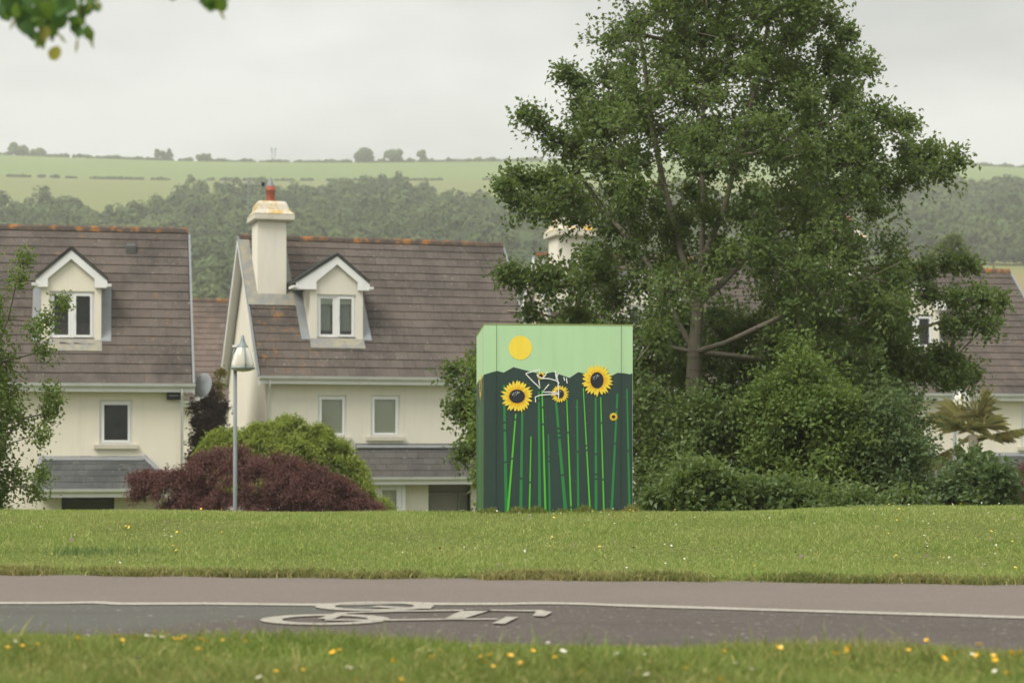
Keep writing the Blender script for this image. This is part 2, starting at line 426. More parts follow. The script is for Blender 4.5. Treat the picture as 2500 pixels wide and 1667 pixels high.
def loc2(p): return (p[0] - bx_, p[1] - by_)
w1, w2 = loc2(R6(690, 314)), loc2(R6(975, 238))
for nm_, wc in (('wheel', w1), ('wheel', w2)):
    b = MB(); ring2(b, wc, 0.285, 0.19, 0.0055); b.build(nm_, M['paint'], bike)
for pts, w in (([(690,313),(790,278),(1100,268),(1560,262),(1900,266)], 0.07), ([(690,318),(1000,320),(1400,314),(1680,314)], 0.06),
               ([(975,240),(1130,250),(1300,250)], 0.08), ([(1430,312),(1500,285),(1580,257)], [0.08, 0.11, 0.13])):
    b = MB(); stroke2(b, [loc2(R6(*p)) for p in pts], w, 0.0065); b.build('frame_tube', M['paint'], bike)
b = MB(); b.add([(*loc2(R6(*p)), 0.0075) for p in ((1650,340),(1720,343),(1800,304),(1730,302))], [(0,1,2,3)]); b.build('saddle', M['paint'], bike)
b = MB(); b.add([(*loc2(R6(*p)), 0.0075) for p in ((1885,296),(1950,300),(1995,275),(1930,262),(1880,262),(1900,274))], [(0,1,2,3,4,5)]); b.build('handlebar', M['paint'], bike)

# ------------------------------------------------------------------ houses
GZ = -2.4
class House:
    def __init__(s, ridge_left, yaw, Lr, hd, drop, label, wall, tile, group='cream houses beyond the lawn'):
        s.th = R(yaw); s.u = np.array([math.cos(s.th), math.sin(s.th), 0]); s.w = np.array([-math.sin(s.th), math.cos(s.th), 0])
        s.O = np.array([ridge_left[0], ridge_left[1], GZ]); s.zr = ridge_left[2] - GZ
        s.L, s.hd, s.drop = Lr, hd, drop; s.ze = s.zr - drop; s.wall, s.tile = wall, tile
        s.root = empty('house', tuple(s.O), s.th, label, 'house', group)
        s.yf = -(hd - 0.28); s.x0, s.x1 = 0.22, Lr - 0.22
        s.open = []
    def px(s, px, py, yl):
        C = np.array([0, 0, CAMZ]); d = np.array([(px - 1250) / FPX, 1, (HOR - py) / FPX])
        t = (yl + (s.O - C) @ s.w) / (d @ s.w); p = C + t * d
        return (p - s.O) @ s.u, p[2] - GZ
    def rect(s, x0, y0, x1, y1, yl):
        a, b = s.px(x0, (y0 + y1) / 2, yl), s.px(x1, (y0 + y1) / 2, yl)
        xm = (x0 + x1) / 2
        return a[0], b[0], s.px(xm, y1, yl)[1], s.px(xm, y0, yl)[1]
    def roof_z(s, y): return s.zr + y / s.hd * s.drop if y < 0 else s.zr - y / s.hd * s.drop

def wall_open(mb, x0, x1, z0, z1, y, opens, depth=0.10):
    """front skin at y with real openings and reveals"""
    xs = sorted({x0, x1, *[min(max(o[i], x0), x1) for o in opens for i in (0, 1)]})
    zs = sorted({z0, z1, *[min(max(o[i], z0), z1) for o in opens for i in (2, 3)]})
    for i in range(len(xs) - 1):
        for j in range(len(zs) - 1):
            cx, cz = (xs[i] + xs[i+1]) / 2, (zs[j] + zs[j+1]) / 2
            if any(o[0] < cx < o[1] and o[2] < cz < o[3] for o in opens): continue
            mb.quad((xs[i], y, zs[j]), (xs[i+1], y, zs[j]), (xs[i+1], y, zs[j+1]), (xs[i], y, zs[j+1]))
    for a, b, c, d in opens:
        e = y + depth
        mb.quad((a, y, c), (a, e, c), (a, e, d), (a, y, d)); mb.quad((b, y, c), (b, y, d), (b, e, d), (b, e, c))
        mb.quad((a, y, d), (a, e, d), (b, e, d), (b, y, d)); mb.quad((a, y, c), (b, y, c), (b, e, c), (a, e, c))

def frame_bars(mb, a, b, c, d, y0, y1, w):
    mb.box(a, a + w, y0, y1, c, d); mb.box(b - w, b, y0, y1, c, d)
    mb.box(a + w, b - w, y0, y1, d - w, d); mb.box(a + w, b - w, y0, y1, c, c + w)

def window(h, r, y, sashes=1, blind=None, curtains=False, sill=True, fmat='upvc', room=True, fw=.05):
    """window part: frame mesh with sashes, panes, blind, curtains and sill below it"""
    a, b, c, d = r; yy = y + 0.05
    mb = MB(); frame_bars(mb, a + .003, b - .003, c + .003, d - .003, yy, yy + 0.07, fw)
    if sashes == 2: mb.box((a + b) / 2 - .035, (a + b) / 2 + .035, yy + .003, yy + .067, c + .053, d - .053)
    win = mb.build('window', M[fmat], h.root)
    cells = [(a + fw, b - fw)] if sashes == 1 else [(a + .05, (a + b) / 2 - .035), ((a + b) / 2 + .035, b - .05)]
    for i, (p, q) in enumerate(cells):
        mb = MB(); frame_bars(mb, p + .004, q - .004, c + fw + .004, d - fw - .004, yy - .022 if (i == len(cells) - 1) else yy + .01, yy + .055, 0.055); mb.build('sash', M[fmat], win)
        MB().box(p + .05, q - .05, yy + .025, yy + .035, c + fw + .05, d - fw - .05).build('pane', M['glass'], win)
    if sashes == 2:
        MB().box((a+b)/2 + .05, (a+b)/2 + .07, yy - .05, yy - .022, (c+d)/2 - .05, (c+d)/2 + .05).build('handle', M['upvc'], win)
    if blind: MB().box(a + .04, b - .04, yy + .06, yy + .068, c if blind == 1 else d - (d - c) * blind, d).build('blind', M['blind'], win)
    if curtains:
        for lo, hi in ((a + .04, a + (b - a) * .40), (b - (b - a) * .36, b - .04)):
            mb = MB(); n = 16; pr = None
            for k in range(n + 1):
                x = lo + (hi - lo) * k / n; yk = yy + .15 + .025 * math.sin(k * 2.1)
                if pr: mb.quad((pr[0], pr[1], c), (x, yk, c), (x, yk, d), (pr[0], pr[1], d))
                pr = (x, yk)
            mb.build('curtain', M['curtain'], win, True)
    if room: MB().box(a - (.3 if sill else -.02), b + (.3 if sill else -.02), yy + .3, yy + .32, c - (.3 if sill else 0), d + .1).build('dark_backing', M['room'], win)  # dark sheet close behind the glass, painted as the unlit interior
    if sill: MB().box(a - .13, b + .13, y - .09, y + .048, c - .10, c - .002).build('sill', M['concrete'], win)
    return win

TILE_ME = {}
def tile_mesh(w, l, t, mat):
    key = (round(w, 3), round(l, 3), mat.name)
    if key not in TILE_ME:
        v = []
        for i in range(3):   # one variant; slightly sagging slab with a lifted nose
            pass
        mb = MB(); g = 0.002
        mb.add([(g,0,0),(w-g,0,0),(w-g,l,-.012),(g,l,-.012),(g,0,t),(w-g,0,t*.95),(w-g,l,t*.35),(g,l,t*.35)],
               [(0,3,2,1),(4,5,6,7),(0,1,5,4),(1,2,6,5),(2,3,7,6),(3,0,4,7)])
        TILE_ME[key] = mb.mesh('tile'); TILE_ME[key].materials.append(mat)
    return TILE_ME[key]

def lay_tiles(parent, x0, x1, y_eave, z_eave, y_top, z_top, gauge, w, mat, cap=300, x_vis=(-1e9, 1e9), t=0.040, hip=0.0, hip_l=0.0):
    """courses of tiles on one slope; the nearest ones inside x_vis are single parts, the rest one joined part"""
    run = math.hypot(y_top - y_eave, z_top - z_eave); a = math.atan2(z_top - z_eave, y_top - y_eave)
    n = max(1, round(run / gauge)); g = run / n; single = []; rest = []
    for i in range(n):
        s0 = i * g - (0.04 if i == 0 else 0)
        y, z = y_eave + s0 * math.cos(a), z_eave + s0 * math.sin(a)
        xe = x1 - hip * (i + .5) / n; xb = x0 + hip_l * (i + .5) / n
        x = xb - (w / 2 if i % 2 else 0)
        while x < xe - 0.01:
            lo, hi = max(x, xb), min(x + w, xe); x += w
            if hi - lo < 0.04: continue
            T = Matrix.Translation((lo, y, z)) @ Matrix.Rotation(a + random.uniform(-.006, .006), 4, 'X') @ Matrix.Translation((0, 0, 0.012 + random.uniform(0, .004))) @ Matrix.Rotation(random.uniform(-.008, .008), 4, 'Z') @ Matrix.Diagonal(((hi - lo) / w, 1, 1, 1))
            (single if (lo < x_vis[1] and hi > x_vis[0] and len(single) < cap) else rest).append(T)
    me = tile_mesh(w, g + 0.07, t, mat)
    for T in single: put('tile', me, None, parent, T)
    if rest:
        base = np.array([v.co[:] for v in me.vertices]); fs = np.array([p.vertices[:] for p in me.polygons])
        V = np.concatenate([base @ np.array(T.to_3x3()).T + np.array(T.translation) for T in rest]); k = len(base)
        F = np.concatenate([fs + i * k for i in range(len(rest))])
        o = put('tile_courses', np_mesh('tile_courses', V, F, np.repeat(RNG.random(len(rest)), k)), mat, parent); o['kind'] = 'stuff'

def ridge_tiles(h, parent):
    n = round(h.L / 0.42); w = h.L / n; mb = MB(); prof = [(-.14, -.11), (-.115, -.02), (-.05, .035), (.05, .035), (.115, -.02), (.14, -.11)]
    vs = []
    for x in (0.004, w - 0.004): vs += [(x, p[0], p[1]) for p in prof] + [(x, p[0] * .85, p[1] - .025) for p in prof[::-1]]
    m = 12; mb.add(vs, [(i, (i + 1) % m, (i + 1) % m + m, i + m) for i in range(m)] + [tuple(range(m))[::-1], tuple(range(m, 2 * m))])
    me = mb.mesh('ridge_tile'); me.materials.append(M['ridge'])
    for i in range(n):
        put('ridge_tile', me, None, parent, Matrix.Translation((i * w, 0, h.zr + 0.055 + random.uniform(-.008, .008))) @ Matrix.Rotation(random.uniform(-.012, .012), 4, 'Y'))

def shell(h, opens, x_vis=(-1e9, 1e9), cap=300, annex=None):
    """walls, roof slab, tiles, verges, gutter"""
    mb = MB(); wall_open(mb, h.x0, h.x1, 0, h.ze + .12, h.yf, opens)
    yb = -h.yf; za = h.ze + .12
    zap = h.zr - 0.22
    for x in (h.x0, h.x1): mb.quad((x, h.yf, 0), (x, yb, 0), (x, yb, za), (x, 0, zap), (x, h.yf, za))
    mb.quad((h.x0, yb, 0), (h.x1, yb, 0), (h.x1, yb, za), (h.x0, yb, za))
    mb.build('wall', h.wall, h.root)
    e = h.hd; n = 0.10
    mb = MB()
    for sgn in (-1, 1):
        mb.prism([(0, 0, h.zr), (0, sgn * e, h.ze), (0, sgn * e, h.ze - n), (0, 0, h.zr - n)], (h.L, 0, 0))
    roof = mb.build('roof', M['slab'], h.root)
    lay_tiles(roof, 0.03, h.L - 0.03, -e, h.ze, -0.06, h.zr - .06, 0.30, 0.34, h.tile, cap, x_vis)
    mb = MB(); mb.quad((0.02, .1, h.zr - .09), (h.L - .02, .1, h.zr - .09), (h.L - .02, e + .03, h.ze - 0.0), (0.02, e + .03, h.ze)); mb.build('rear_slope', h.tile, roof)
    ridge_tiles(h, roof)
    for x, o in ((-.035, 'l'), (h.L, 'r')):            # barge boards with soffits and grey verge strips
        for sgn in (-1, 1):
            MB().prism([(x, 0, h.zr - .03), (x, sgn * (e + .02), h.ze - .05), (x, sgn * (e + .02), h.ze - .25), (x, 0, h.zr - .25)], (.035, 0, 0)).build('barge_board', M['upvc'], h.root)
            MB().prism([(x - .01, 0, h.zr + .045), (x - .01, sgn * (e + .03), h.ze + .03), (x - .01, sgn * (e + .03), h.ze - .028), (x - .01, 0, h.zr - .015)], (.055, 0, 0)).build('verge_strip', M['lead'], h.root)
            xa, xb = (0.002, h.x0) if x < 0 else (h.x1, h.L - .002)
            MB().prism([(xa, 0, h.zr - .11), (xa, sgn * e, h.ze - .11), (xa, sgn * e, h.ze - .125), (xa, 0, h.zr - .135)], (xb - xa, 0, 0)).build('soffit', M['upvc'], h.root)
    gutter(h, -.02, h.L + .06, -e - .03, h.ze)
def gutter(h, x0, x1, y, z, down=True):
    mb = MB(); pr = [(.0, -.0), (-.01, -.055), (-.05, -.085), (-.10, -.055), (-.115, 0.0), (-.125, .004), (-.105, -.06), (-.05, -.095), (-.0, -.065)]
    mb.prism([(x0, y + p[0], z + p[1]) for p in pr], (x1 - x0, 0, 0)); mb.build('gutter', M['gutter'], h.root)
    MB().box(x0 + .02, x1 - .02, y + .003, y + .03, z - .20, z - .012).build('fascia', M['upvc'], h.root)
    MB().box(x0 + .02, x1 - .02, y + .032, y + .27, z - .20, z - .18).build('soffit', M['upvc'], h.root)
def downpipe(h, x, y_top, y, z_top, z_bot):
    b = MB(); b.tube([(x, y_top, z_top), (x, y_top, z_top - .12), (x, y - .05, z_top - .42), (x, y - .05, z_bot)], .034, 8)
    b.build('downpipe', M['upvc'], h.root, True)

def pent(h, x0, x1, z_top, z_bot, out, tile, hip=0.0, hip_l=0.0, x_vis=(-1e9, 1e9), t=.02):
    y0, y1 = h.yf - out, h.yf - .01
    b = MB(); b.add([(x0, y0, z_bot), (x1, y0, z_bot), (x1 - hip, y1, z_top), (x0 + hip_l, y1, z_top), (x0, y0, z_bot - .1), (x1, y0, z_bot - .1), (x1 - hip * .2, y1, z_bot - .1), (x0 + hip_l * .2, y1, z_bot - .1)],
                    [(0,1,2,3),(4,7,6,5),(0,4,5,1),(1,5,6,2),(2,6,7,3),(3,7,4,0)])
    r = b.build('pent_roof', M['slab'], h.root)
    lay_tiles(r, x0, x1, y0, z_bot, y1 - .02, z_top - .02, .21, .30, tile, 200, x_vis, t, hip, hip_l)
    MB().prism([(x0 + hip_l, y1 + .005, z_top - .01), (x0 + hip_l, y1 - .14, z_top - .07), (x0 + hip_l, y1 - .14, z_top - .045), (x0 + hip_l, y1 - .0, z_top + .03)], (x1 - hip - x0 - hip_l, 0, 0)).build('flashing', M['lead'], r)
    for q, sx in ((hip, 1), (hip_l, -1)):
        if q:
            xa = x1 if sx > 0 else x0
            b = MB(); b.tube([(xa, y0, z_bot + .04), (xa - sx * q, y1, z_top + .03)], .06, 6); b.build('hip_cap', M['lead'], r)
    gutter(h, x0 - .03, x1 + .03, y0 - .03, z_bot)

def on_roof(h, px, py, lift=.03):
    """depth at which a pixel column stands on the front roof slope"""
    y = -h.hd * .6
    for _ in range(30): y = -(h.zr - (h.px(px, py, y)[1] - lift)) / h.drop * h.hd
    return y
def dormer(h, yl, wall_px, win_px, apex_px, foot_px, bottom_py, sashes=2, **kw):
    yl = on_roof(h, (wall_px[0] + wall_px[2]) / 2, bottom_py, .07)
    x0, x1, zb, zt = h.rect(wall_px[0], wall_px[1], wall_px[2], bottom_py, yl)
    a, b, c, d = h.rect(*win_px, yl)
    f0, f1, fz0, fz1 = h.rect(*foot_px, yl)
    za = h.px(apex_px[0], apex_px[1], yl)[1]; xm = (x0 + x1) / 2
    ze = fz0 + 0.02; et = fz0 + .25
    def back(z): return min(-(h.zr - z) / h.drop * h.hd, -.02)      # where the main roof reaches height z
    mb = MB()
    wall_open(mb, x0, x1, zb, ze, yl, [(a, b, c, min(d, ze - .02))], .08)
    k = (za - ze) / ((f1 - f0) / 2); zw = za - .10
    mb.quad((x0, yl, ze), (x1, yl, ze), (x1, yl, et - .1), (xm, yl, zw), (x0, yl, et - .1))
    for x in (x0, x1): mb.quad((x, yl, zb), (x, back(ze), ze), (x, back(ze) - .05, ze), (x, yl, ze))
    dm = mb.build('dormer', h.wall, h.root)
    # roof slabs running back into the main roof
    for sgn, fx in ((-1, f0), (1, f1)):
        o = .06
        MB().add([(xm, yl - o - .06, za), (fx, yl - o - .06, et), (fx, back(et) + .25, et), (xm, back(za) + .25, za),
                  (xm, yl - o - .06, za - .06), (fx, yl - o - .06, et - .06), (fx, back(et) + .25, et - .06), (xm, back(za) + .25, za - .06)],
                 [(0,1,2,3),(7,6,5,4),(0,4,5,1),(1,5,6,2),(2,6,7,3),(3,7,4,0)]).build('dormer_roof', M['tile_grey'], dm)
        n = 7; sl = Vector((fx - xm, 0, et - za)); ln = sl.length
        # slates on the cheek slope
        for i in range(n):
            p0 = Vector((xm, 0, za)) + sl * ((i + .02) / n); p1 = Vector((xm, 0, za)) + sl * ((i + 1.15) / n if i < n - 1 else 1.02)
            yb0, yb1 = back(p0.z) + .1, back(p1.z) + .1
            MB().add([(p0.x, yl - o - .08, p0.z + .006), (p1.x, yl - o - .08, p1.z + .022), (p1.x, yb1, p1.z + .022), (p0.x, yb0, p0.z + .006)], [(0,1,2,3)] if sgn < 0 else [(3,2,1,0)]).build('slate', M['tile_grey'], dm)
        fw = abs(fx - (x0 if sgn < 0 else x1)) + .16
        MB().prism([(xm, yl - o - .03, za - .085), (fx, yl - o - .03, et - .075), (fx, yl - o - .03, fz0), (fx - sgn * fw, yl - o - .03, fz0), (fx - sgn * fw, yl - o - .03, fz0 + .215), (xm, yl - o - .03, za - .03 - .27)][::sgn], (0, .03, 0)).build('barge_board', M['upvc'], dm)
        MB().box(*sorted((fx, fx - sgn * (fw - .01))), yl - o + .003, yl + .35, fz0 + .002, fz0 + .02).build('soffit', M['upvc'], dm)
        xs_ = x0 if sgn < 0 else x1        # lead soakers along the cheek
        w_ = sgn * .24
        MB().add([(xs_, yl - .05, h.roof_z(yl - .05) + .10), (xs_ + w_, yl - .05, h.roof_z(yl - .05) + .095), (xs_ + w_, back(ze), h.roof_z(back(ze)) + .095), (xs_, back(ze), h.roof_z(back(ze)) + .10)], [(0,1,2,3)] if sgn > 0 else [(3,2,1,0)]).build('flashing', M['lead'], dm)
        MB().box(*sorted((fx + sgn * .10, fx - sgn * .02)), yl - .12, yl + .5, fz0 + .03, fz0 + .10).build('gutter_end', M['gutter'], dm)
    MB().add([(x0 - .02, yl - .005, zb), (x1 + .02, yl - .005, zb), (x1 + .02, yl - .26, h.roof_z(yl - .26) + .10), (x0 - .02, yl - .26, h.roof_z(yl - .26) + .10)], [(0,3,2,1)]).build('apron', M['cap_grey'], dm)
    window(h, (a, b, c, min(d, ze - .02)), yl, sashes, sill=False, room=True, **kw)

k_ = NM('apron_mortar'); M['cap_grey'] = k_.done(k_.bsdf(k_.mix(k_.ramp(k_.noise(4, 5), .4, .7), (0.22, 0.222, 0.215), (0.34, 0.31, 0.21)), .9, .1))

def chimney(h, yl, front_px, side_px, cap_px, top_px, pot_px, cowl_py, depth=.95):
    yl = on_roof(h, (front_px[0] + front_px[2]) / 2, front_px[3], .06)
    x0, x1, zb, zt = h.rect(*front_px, yl); zb -= .9
    MB().box(x0, x1, yl, yl + depth, zb, zt).build('chimney_stack', M['chimney'], h.root)
    c0, c1, cz0, cz1 = h.rect(cap_px[0] + 13, *cap_px[1:], yl - .1); t0, t1, _, tz = h.rect(*top_px, yl)
    q = (c1 - c0 - (x1 - x0)) / 2
    mb = MB(); ym, yM = yl - q, yl + depth + q
    ii = .09
    def ring(xa, xb, ya, yb, z): return [(xa, ya, z), (xb, ya, z), (xb, yb, z), (xa, yb, z)]
    L_ = [ring(x0 - .02, x1 + .02, yl - .02, yl + depth + .02, zt), ring(c0 + .06, c1 - .06, ym + .06, yM - .06, cz0 + .02), ring(c0, c1, ym, yM, cz0 + .06), ring(c0 + .01, c1 - .01, ym + .01, yM - .01, cz1 - .01)]
    vs_ = sum(L_, []); mb.add(vs_, [(i * 4 + k, i * 4 + (k + 1) % 4, i * 4 + 4 + (k + 1) % 4, i * 4 + 4 + k) for i in range(3) for k in range(4)] + [(12, 13, 14, 15)])
    mb.build('chimney_corbel', M['concrete'], h.root)
    mb = MB(); hh = tz - cz1
    L_ = [ring(c0 + .005, c1 - .005, ym + .005, yM - .005, cz1), ring(c0 + (t0 - c0) * .62, c1 - (c1 - t1) * .62, yl - .03, yl + depth + .03, cz1 + hh * .33), ring(c0 + (t0 - c0) * .86, c1 - (c1 - t1) * .86, yl + .06, yl + depth - .06, cz1 + hh * .8), ring(t0 + .02, t1 - .02, yl + .16, yl + depth - .16, tz)]
    vs_ = sum(L_, []); mb.add(vs_, [(i * 4 + k, i * 4 + (k + 1) % 4, i * 4 + 4 + (k + 1) % 4, i * 4 + 4 + k) for i in range(3) for k in range(4)] + [(12, 13, 14, 15)])
    cap = mb.build('chimney_cap', M['cap'], h.root)
    p0, p1, pz0, pz1 = h.rect(*pot_px, yl + depth / 2); r = (p1 - p0) / 2; cx, cyy = (p0 + p1) / 2, yl + depth / 2
    hp = pz1 - pz0
    MB().lathe([(r * .95, -.05), (r * .92, hp * .62), (r * 1.08, hp * .66), (r * 1.08, hp * .74), (r * .96, hp * .78), (r * .96, hp), (r * .6, hp)], 18, (cx, cyy, pz0)).build('chimney_pot', M['pot'], h.root, True)
    cz = h.px(pot_px[0], cowl_py, yl + depth / 2)[1]
    MB().lathe([(r * .85, 0), (r * .8, .03), (r * .35, (cz - pz1) * .6), (0.01, cz - pz1)], 14, (cx, cyy, pz1)).build('cowl', M['lead'], h.root, True)
    # lead tray where the stack leaves the roof
    for xa, xb in ((x0 - .30, x0 - .003), (x1 + .003, x1 + .22)):
        y2 = -.15
        MB().add([(xa, yl - .25, h.roof_z(yl - .25) + .098), (xb, yl - .25, h.roof_z(yl - .25) + .10), (xb, y2, h.roof_z(y2) + .10), (xa, y2, h.roof_z(y2) + .098)], [(0,1,2,3)]).build('flashing', M['cap_grey'], h.root)
    MB().add([(x0 - .3, yl - .28, h.roof_z(yl - .28) + .106), (x1 + .22, yl - .28, h.roof_z(yl - .28) + .106), (x1 + .22, yl - .004, h.roof_z(yl) + .112), (x0 - .3, yl - .004, h.roof_z(yl) + .112)], [(0,1,2,3)]).build('flashing', M['cap_grey'], h.root)
    return cx, cyy, pz0

# ---- middle house
uL = (math.cos(R(16.6)), math.sin(R(16.6)), 0)
M['tile_mid'] = m_tile('tile_brown_mid', (0.112, 0.094, 0.082), 0.2, (-7.63, 56, 0), uL)
HM = House((-7.63, 56.0, 6.70), 16.6, 7.67, 3.53, 3.99, 'cream house with tall white chimney and lichen-spotted roof behind the green maple', M['cream_grey'], M['tile_mid'])
wl = HM.yf
ops = [HM.rect(776, 965, 846, 1067, wl), HM.rect(905, 965, 976, 1066, wl), HM.rect(1133, 967, 1203, 1068, wl), HM.rect(915, 1181, 978, 1262, wl), HM.rect(1046, 1176, 1150, 1370, wl)]
shell(HM, ops)
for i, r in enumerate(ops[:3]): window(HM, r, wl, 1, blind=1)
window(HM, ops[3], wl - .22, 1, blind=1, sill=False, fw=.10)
a, b, c, d = ops[3]
mb = MB(); frame_bars(mb, a - .09, b + .09, c - .09, d + .03, wl - .19, wl - .002, .09); mb.build('bay_frame', M['upvc'], HM.root)
a, b, c, d = ops[4]                                  # the door in its recess
door = MB().box(a + .03, b - .30, wl + .30, wl + .35, c, d - .28).build('front_door', M['door'], HM.root)
MB().box(a + .12, b - .42, wl + .285, wl + .298, c + 1.0, d - .42).build('panel', M['door'], door)
MB().box(b - .60, b - .565, wl + .24, wl + .298, c + .9, c + 1.35).build('handle', M['galv'], door)
MB().box(b - .28, b - .03, wl + .30, wl + .35, c, d - .28).build('side_light', M['door'], HM.root)
MB().box(b - .22, b - .09, wl + .285, wl + .298, c + .3, d - .40).build('side_pane', M['glass'], HM.root)
MB().box(a, b, wl + .32, wl + .37, d - .26, d).build('door_fanlight', M['door'], HM.root)
x0, x1, zb, zt = HM.rect(868, 1086, 1262, 1163, wl); zt = HM.px(1000, 1087, wl)[1]; zb = HM.px(1000, 1164, wl - .5)[1]
pent(HM, x0, x1, zt, zb, .5, M['tile_pent'], hip=.5)
downpipe(HM, HM.x0 + .05, -HM.hd - .06, wl, HM.ze - .08, 0)
dormer(HM, -2.32, (757, 708, 886), (774, 719, 869, 826), (823, 619), (722, 699, 901, 708), 827, blind=.22, curtains=True)
cxp = chimney(HM, -1.50, (629, 540, 699, 722), None, (607, 522, 719, 541), (634, 489, 699, 522), (649, 455, 672, 490), 432)
ar = MB().tube([(cxp[0] - .62, cxp[1], cxp[2] - .4), (cxp[0] - .62, cxp[1], cxp[2] + .62)], .012, 5).build('aerial', M['galv'], HM.root)
MB().tube([(cxp[0] - .68, cxp[1], cxp[2] + .42), (cxp[0] - .20, cxp[1], cxp[2] + .44)], .012, 5).build('boom', M['galv'], ar)
MB().box(cxp[0] - .25, cxp[0] - .17, cxp[1] - .04, cxp[1] + .04, cxp[2] + .38, cxp[2] + .49).build('amplifier', M['dark_plastic'], ar)

# ---- left house
HL = House((-14.9, 50.85, 6.44), 11.0, 6.62, 3.40, 4.07, 'cream house with an open-gabled white dormer and black alarm box, cut by the picture edge', M['cream'], M['tile_left'])
wl = HL.yf
ops = [HL.rect(243, 977, 323, 1085, wl), HL.rect(150, 1208, 279, 1300, wl)]
xv = HL.px(0, 800, -2)[0]
shell(HL, ops, x_vis=(xv, 99))
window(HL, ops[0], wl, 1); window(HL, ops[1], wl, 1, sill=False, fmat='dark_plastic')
x0, x1, _, _ = HL.rect(84, 1117, 428, 1117, wl - .5); zt = HL.px(240, 1117, wl)[1]; zb = HL.px(240, 1193, wl - .8)[1]
pent(HL, x0, x1, zt, zb, .8, M['tile_grey'], hip=.75, hip_l=.16)
dormer(HL, -2.42, (101, 703, 247), (121, 711, 231, 828), (177, 603), (88, 681, 262, 702), 829)
downpipe(HL, HL.x1 - .04, -HL.hd - .06, wl, HL.ze - .08, 0)
a, b, c, d = HL.rect(407, 957, 441, 976, wl)
al = MB().box(a, b, wl - .12, wl - .002, c, d).build('alarm_box', M['dark_plastic'], HL.root)
MB().box(a + .05, b - .05, wl - .125, wl - .121, c + .09, c + .115).build('strip', M['galv'], al)
vx, vz = HL.px(320, 612, -.9)
vx, vz = HL.px(320, 612, -(HL.zr - vz) / HL.drop * HL.hd)
vy = -(HL.zr - vz) / HL.drop * HL.hd
MB().add([(vx-.13, vy-.16, vz-.12), (vx+.13, vy-.16, vz-.12), (vx+.13, vy+.2, vz+.18), (vx-.13, vy+.2, vz+.18), (vx-.11, vy-.16, vz+.10), (vx+.11, vy-.16, vz+.10), (vx+.11, vy+.1, vz+.2), (vx-.11, vy+.1, vz+.2)],
         [(0,1,5,4),(1,2,6,5),(2,3,7,6),(3,0,4,7),(4,5,6,7)]).build('roof_vent', M['tile_grey'], HL.root)

# ---- right house
HR = House((7.75, 60.3, 6.27), 12.0, 7.75, 4.3, 3.9, 'cream house with a brown roof half hidden behind the big tree, beside the palm', M['cream'], M['tile_right'])
wl = HR.yf
ops = [HR.rect(2494, 990, 2565, 1090, wl)]
shell(HR, ops, x_vis=(HR.px(2150, 800, -2)[0], 99), cap=300)
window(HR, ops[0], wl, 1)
dormer(HR, -3.0, (2180, 760, 2293), (2196, 768, 2279, 850), (2236, 676), (2166, 745, 2306, 756), 852)
chimney(HR, -1.5, (2040, 590, 2100, 720), None, (2022, 578, 2118, 594), (2042, 556, 2098, 578), (2056, 530, 2076, 557), 512)
x0, x1, _, _ = HR.rect(2250, 1117, 2700, 1117, wl - .5); zt = HR.px(2460, 1108, wl)[1]; zb = HR.px(2460, 1170, wl - .8)[1]
pent(HR, x0, x1, zt, zb, .8, M['tile_grey'], x_vis=(x0, HR.px(2520, 1100, wl)[0]))

# ---- house behind the tree
HT = House(tuple(P(1304, 622, 59)), 15.0, 7.4, 3.5, 3.9, 'pale house with a chimney mostly hidden behind the big tree', M['cream_grey'], M['tile_right'])
wl = HT.yf
ops = [HT.rect(1500, 970, 1570, 1070, wl), HT.rect(1650, 970, 1720, 1070, wl)]
shell(HT, ops, cap=0)
for r in ops: window(HT, r, wl, 1, blind=1)
chimney(HT, -1.5, (1362, 578, 1436, 740), None, (1342, 562, 1458, 580), (1368, 532, 1432, 562), (1385, 500, 1408, 533), 480)
dormer(HT, -2.3, (1512, 735, 1636), (1530, 745, 1618, 850), (1574, 650), (1490, 725, 1652, 735), 852)
# ---- house glimpsed between the two nearer ones
HB = House(tuple(P(395, 733, 78)), 8.0, 5.4, 3.6, 4.0, 'plain brown roof of a house showing in the gap between two nearer houses', M['cream'], M['tile_back'])
shell(HB, [], cap=0)

# satellite dish in the gap, on a bracket from the left house
dp = P(500, 941, 49.2)
dish = empty('satellite_dish', tuple(dp), R(-28), 'grey satellite dish on the side of a cream house in the gap between houses', 'satellite dish')
mb = MB(); N = 20
for i in range(5):
    for k in range(N):
        r0, r1 = .30 * i / 5, .30 * (i + 1) / 5; a0, a1 = 2*math.pi*k/N, 2*math.pi*(k+1)/N
        f_ = lambda r: .35 * r * r
        mb.quad((r0*math.cos(a0)*.85, -.06 + f_(r0), r0*math.sin(a0)), (r1*math.cos(a0)*.85, -.06 + f_(r1) * -1 + .06, r1*math.sin(a0)), (r1*math.cos(a1)*.85, -.06 + f_(r1) * -1 + .06, r1*math.sin(a1)), (r0*math.cos(a1)*.85, -.06 + f_(r0), r0*math.sin(a1)))
dish_me = MB()
dish_me.lathe([(.0, .0), (.1, .006), (.2, .024), (.29, .052), (.305, .058), (.29, .065), (.1, .02), (0, .012)], 22)
o = dish_me.build('reflector', M['lead'], dish, True); o.rotation_euler = (R(80), 0, 0); o.scale = (.85, 1, 1)
MB().tube([(0, .02, -.05), (0, .12, -.25), (-.48, .35, -.25)], .02, 6).build('bracket', M['galv'], dish)
MB().tube([(0, -.02, -.28), (0, -.28, -.34)], .012, 6).build('arm', M['upvc'], dish)
MB().box(-.04, .04, -.34, -.26, -.38, -.29).build('receiver', M['upvc'], dish)

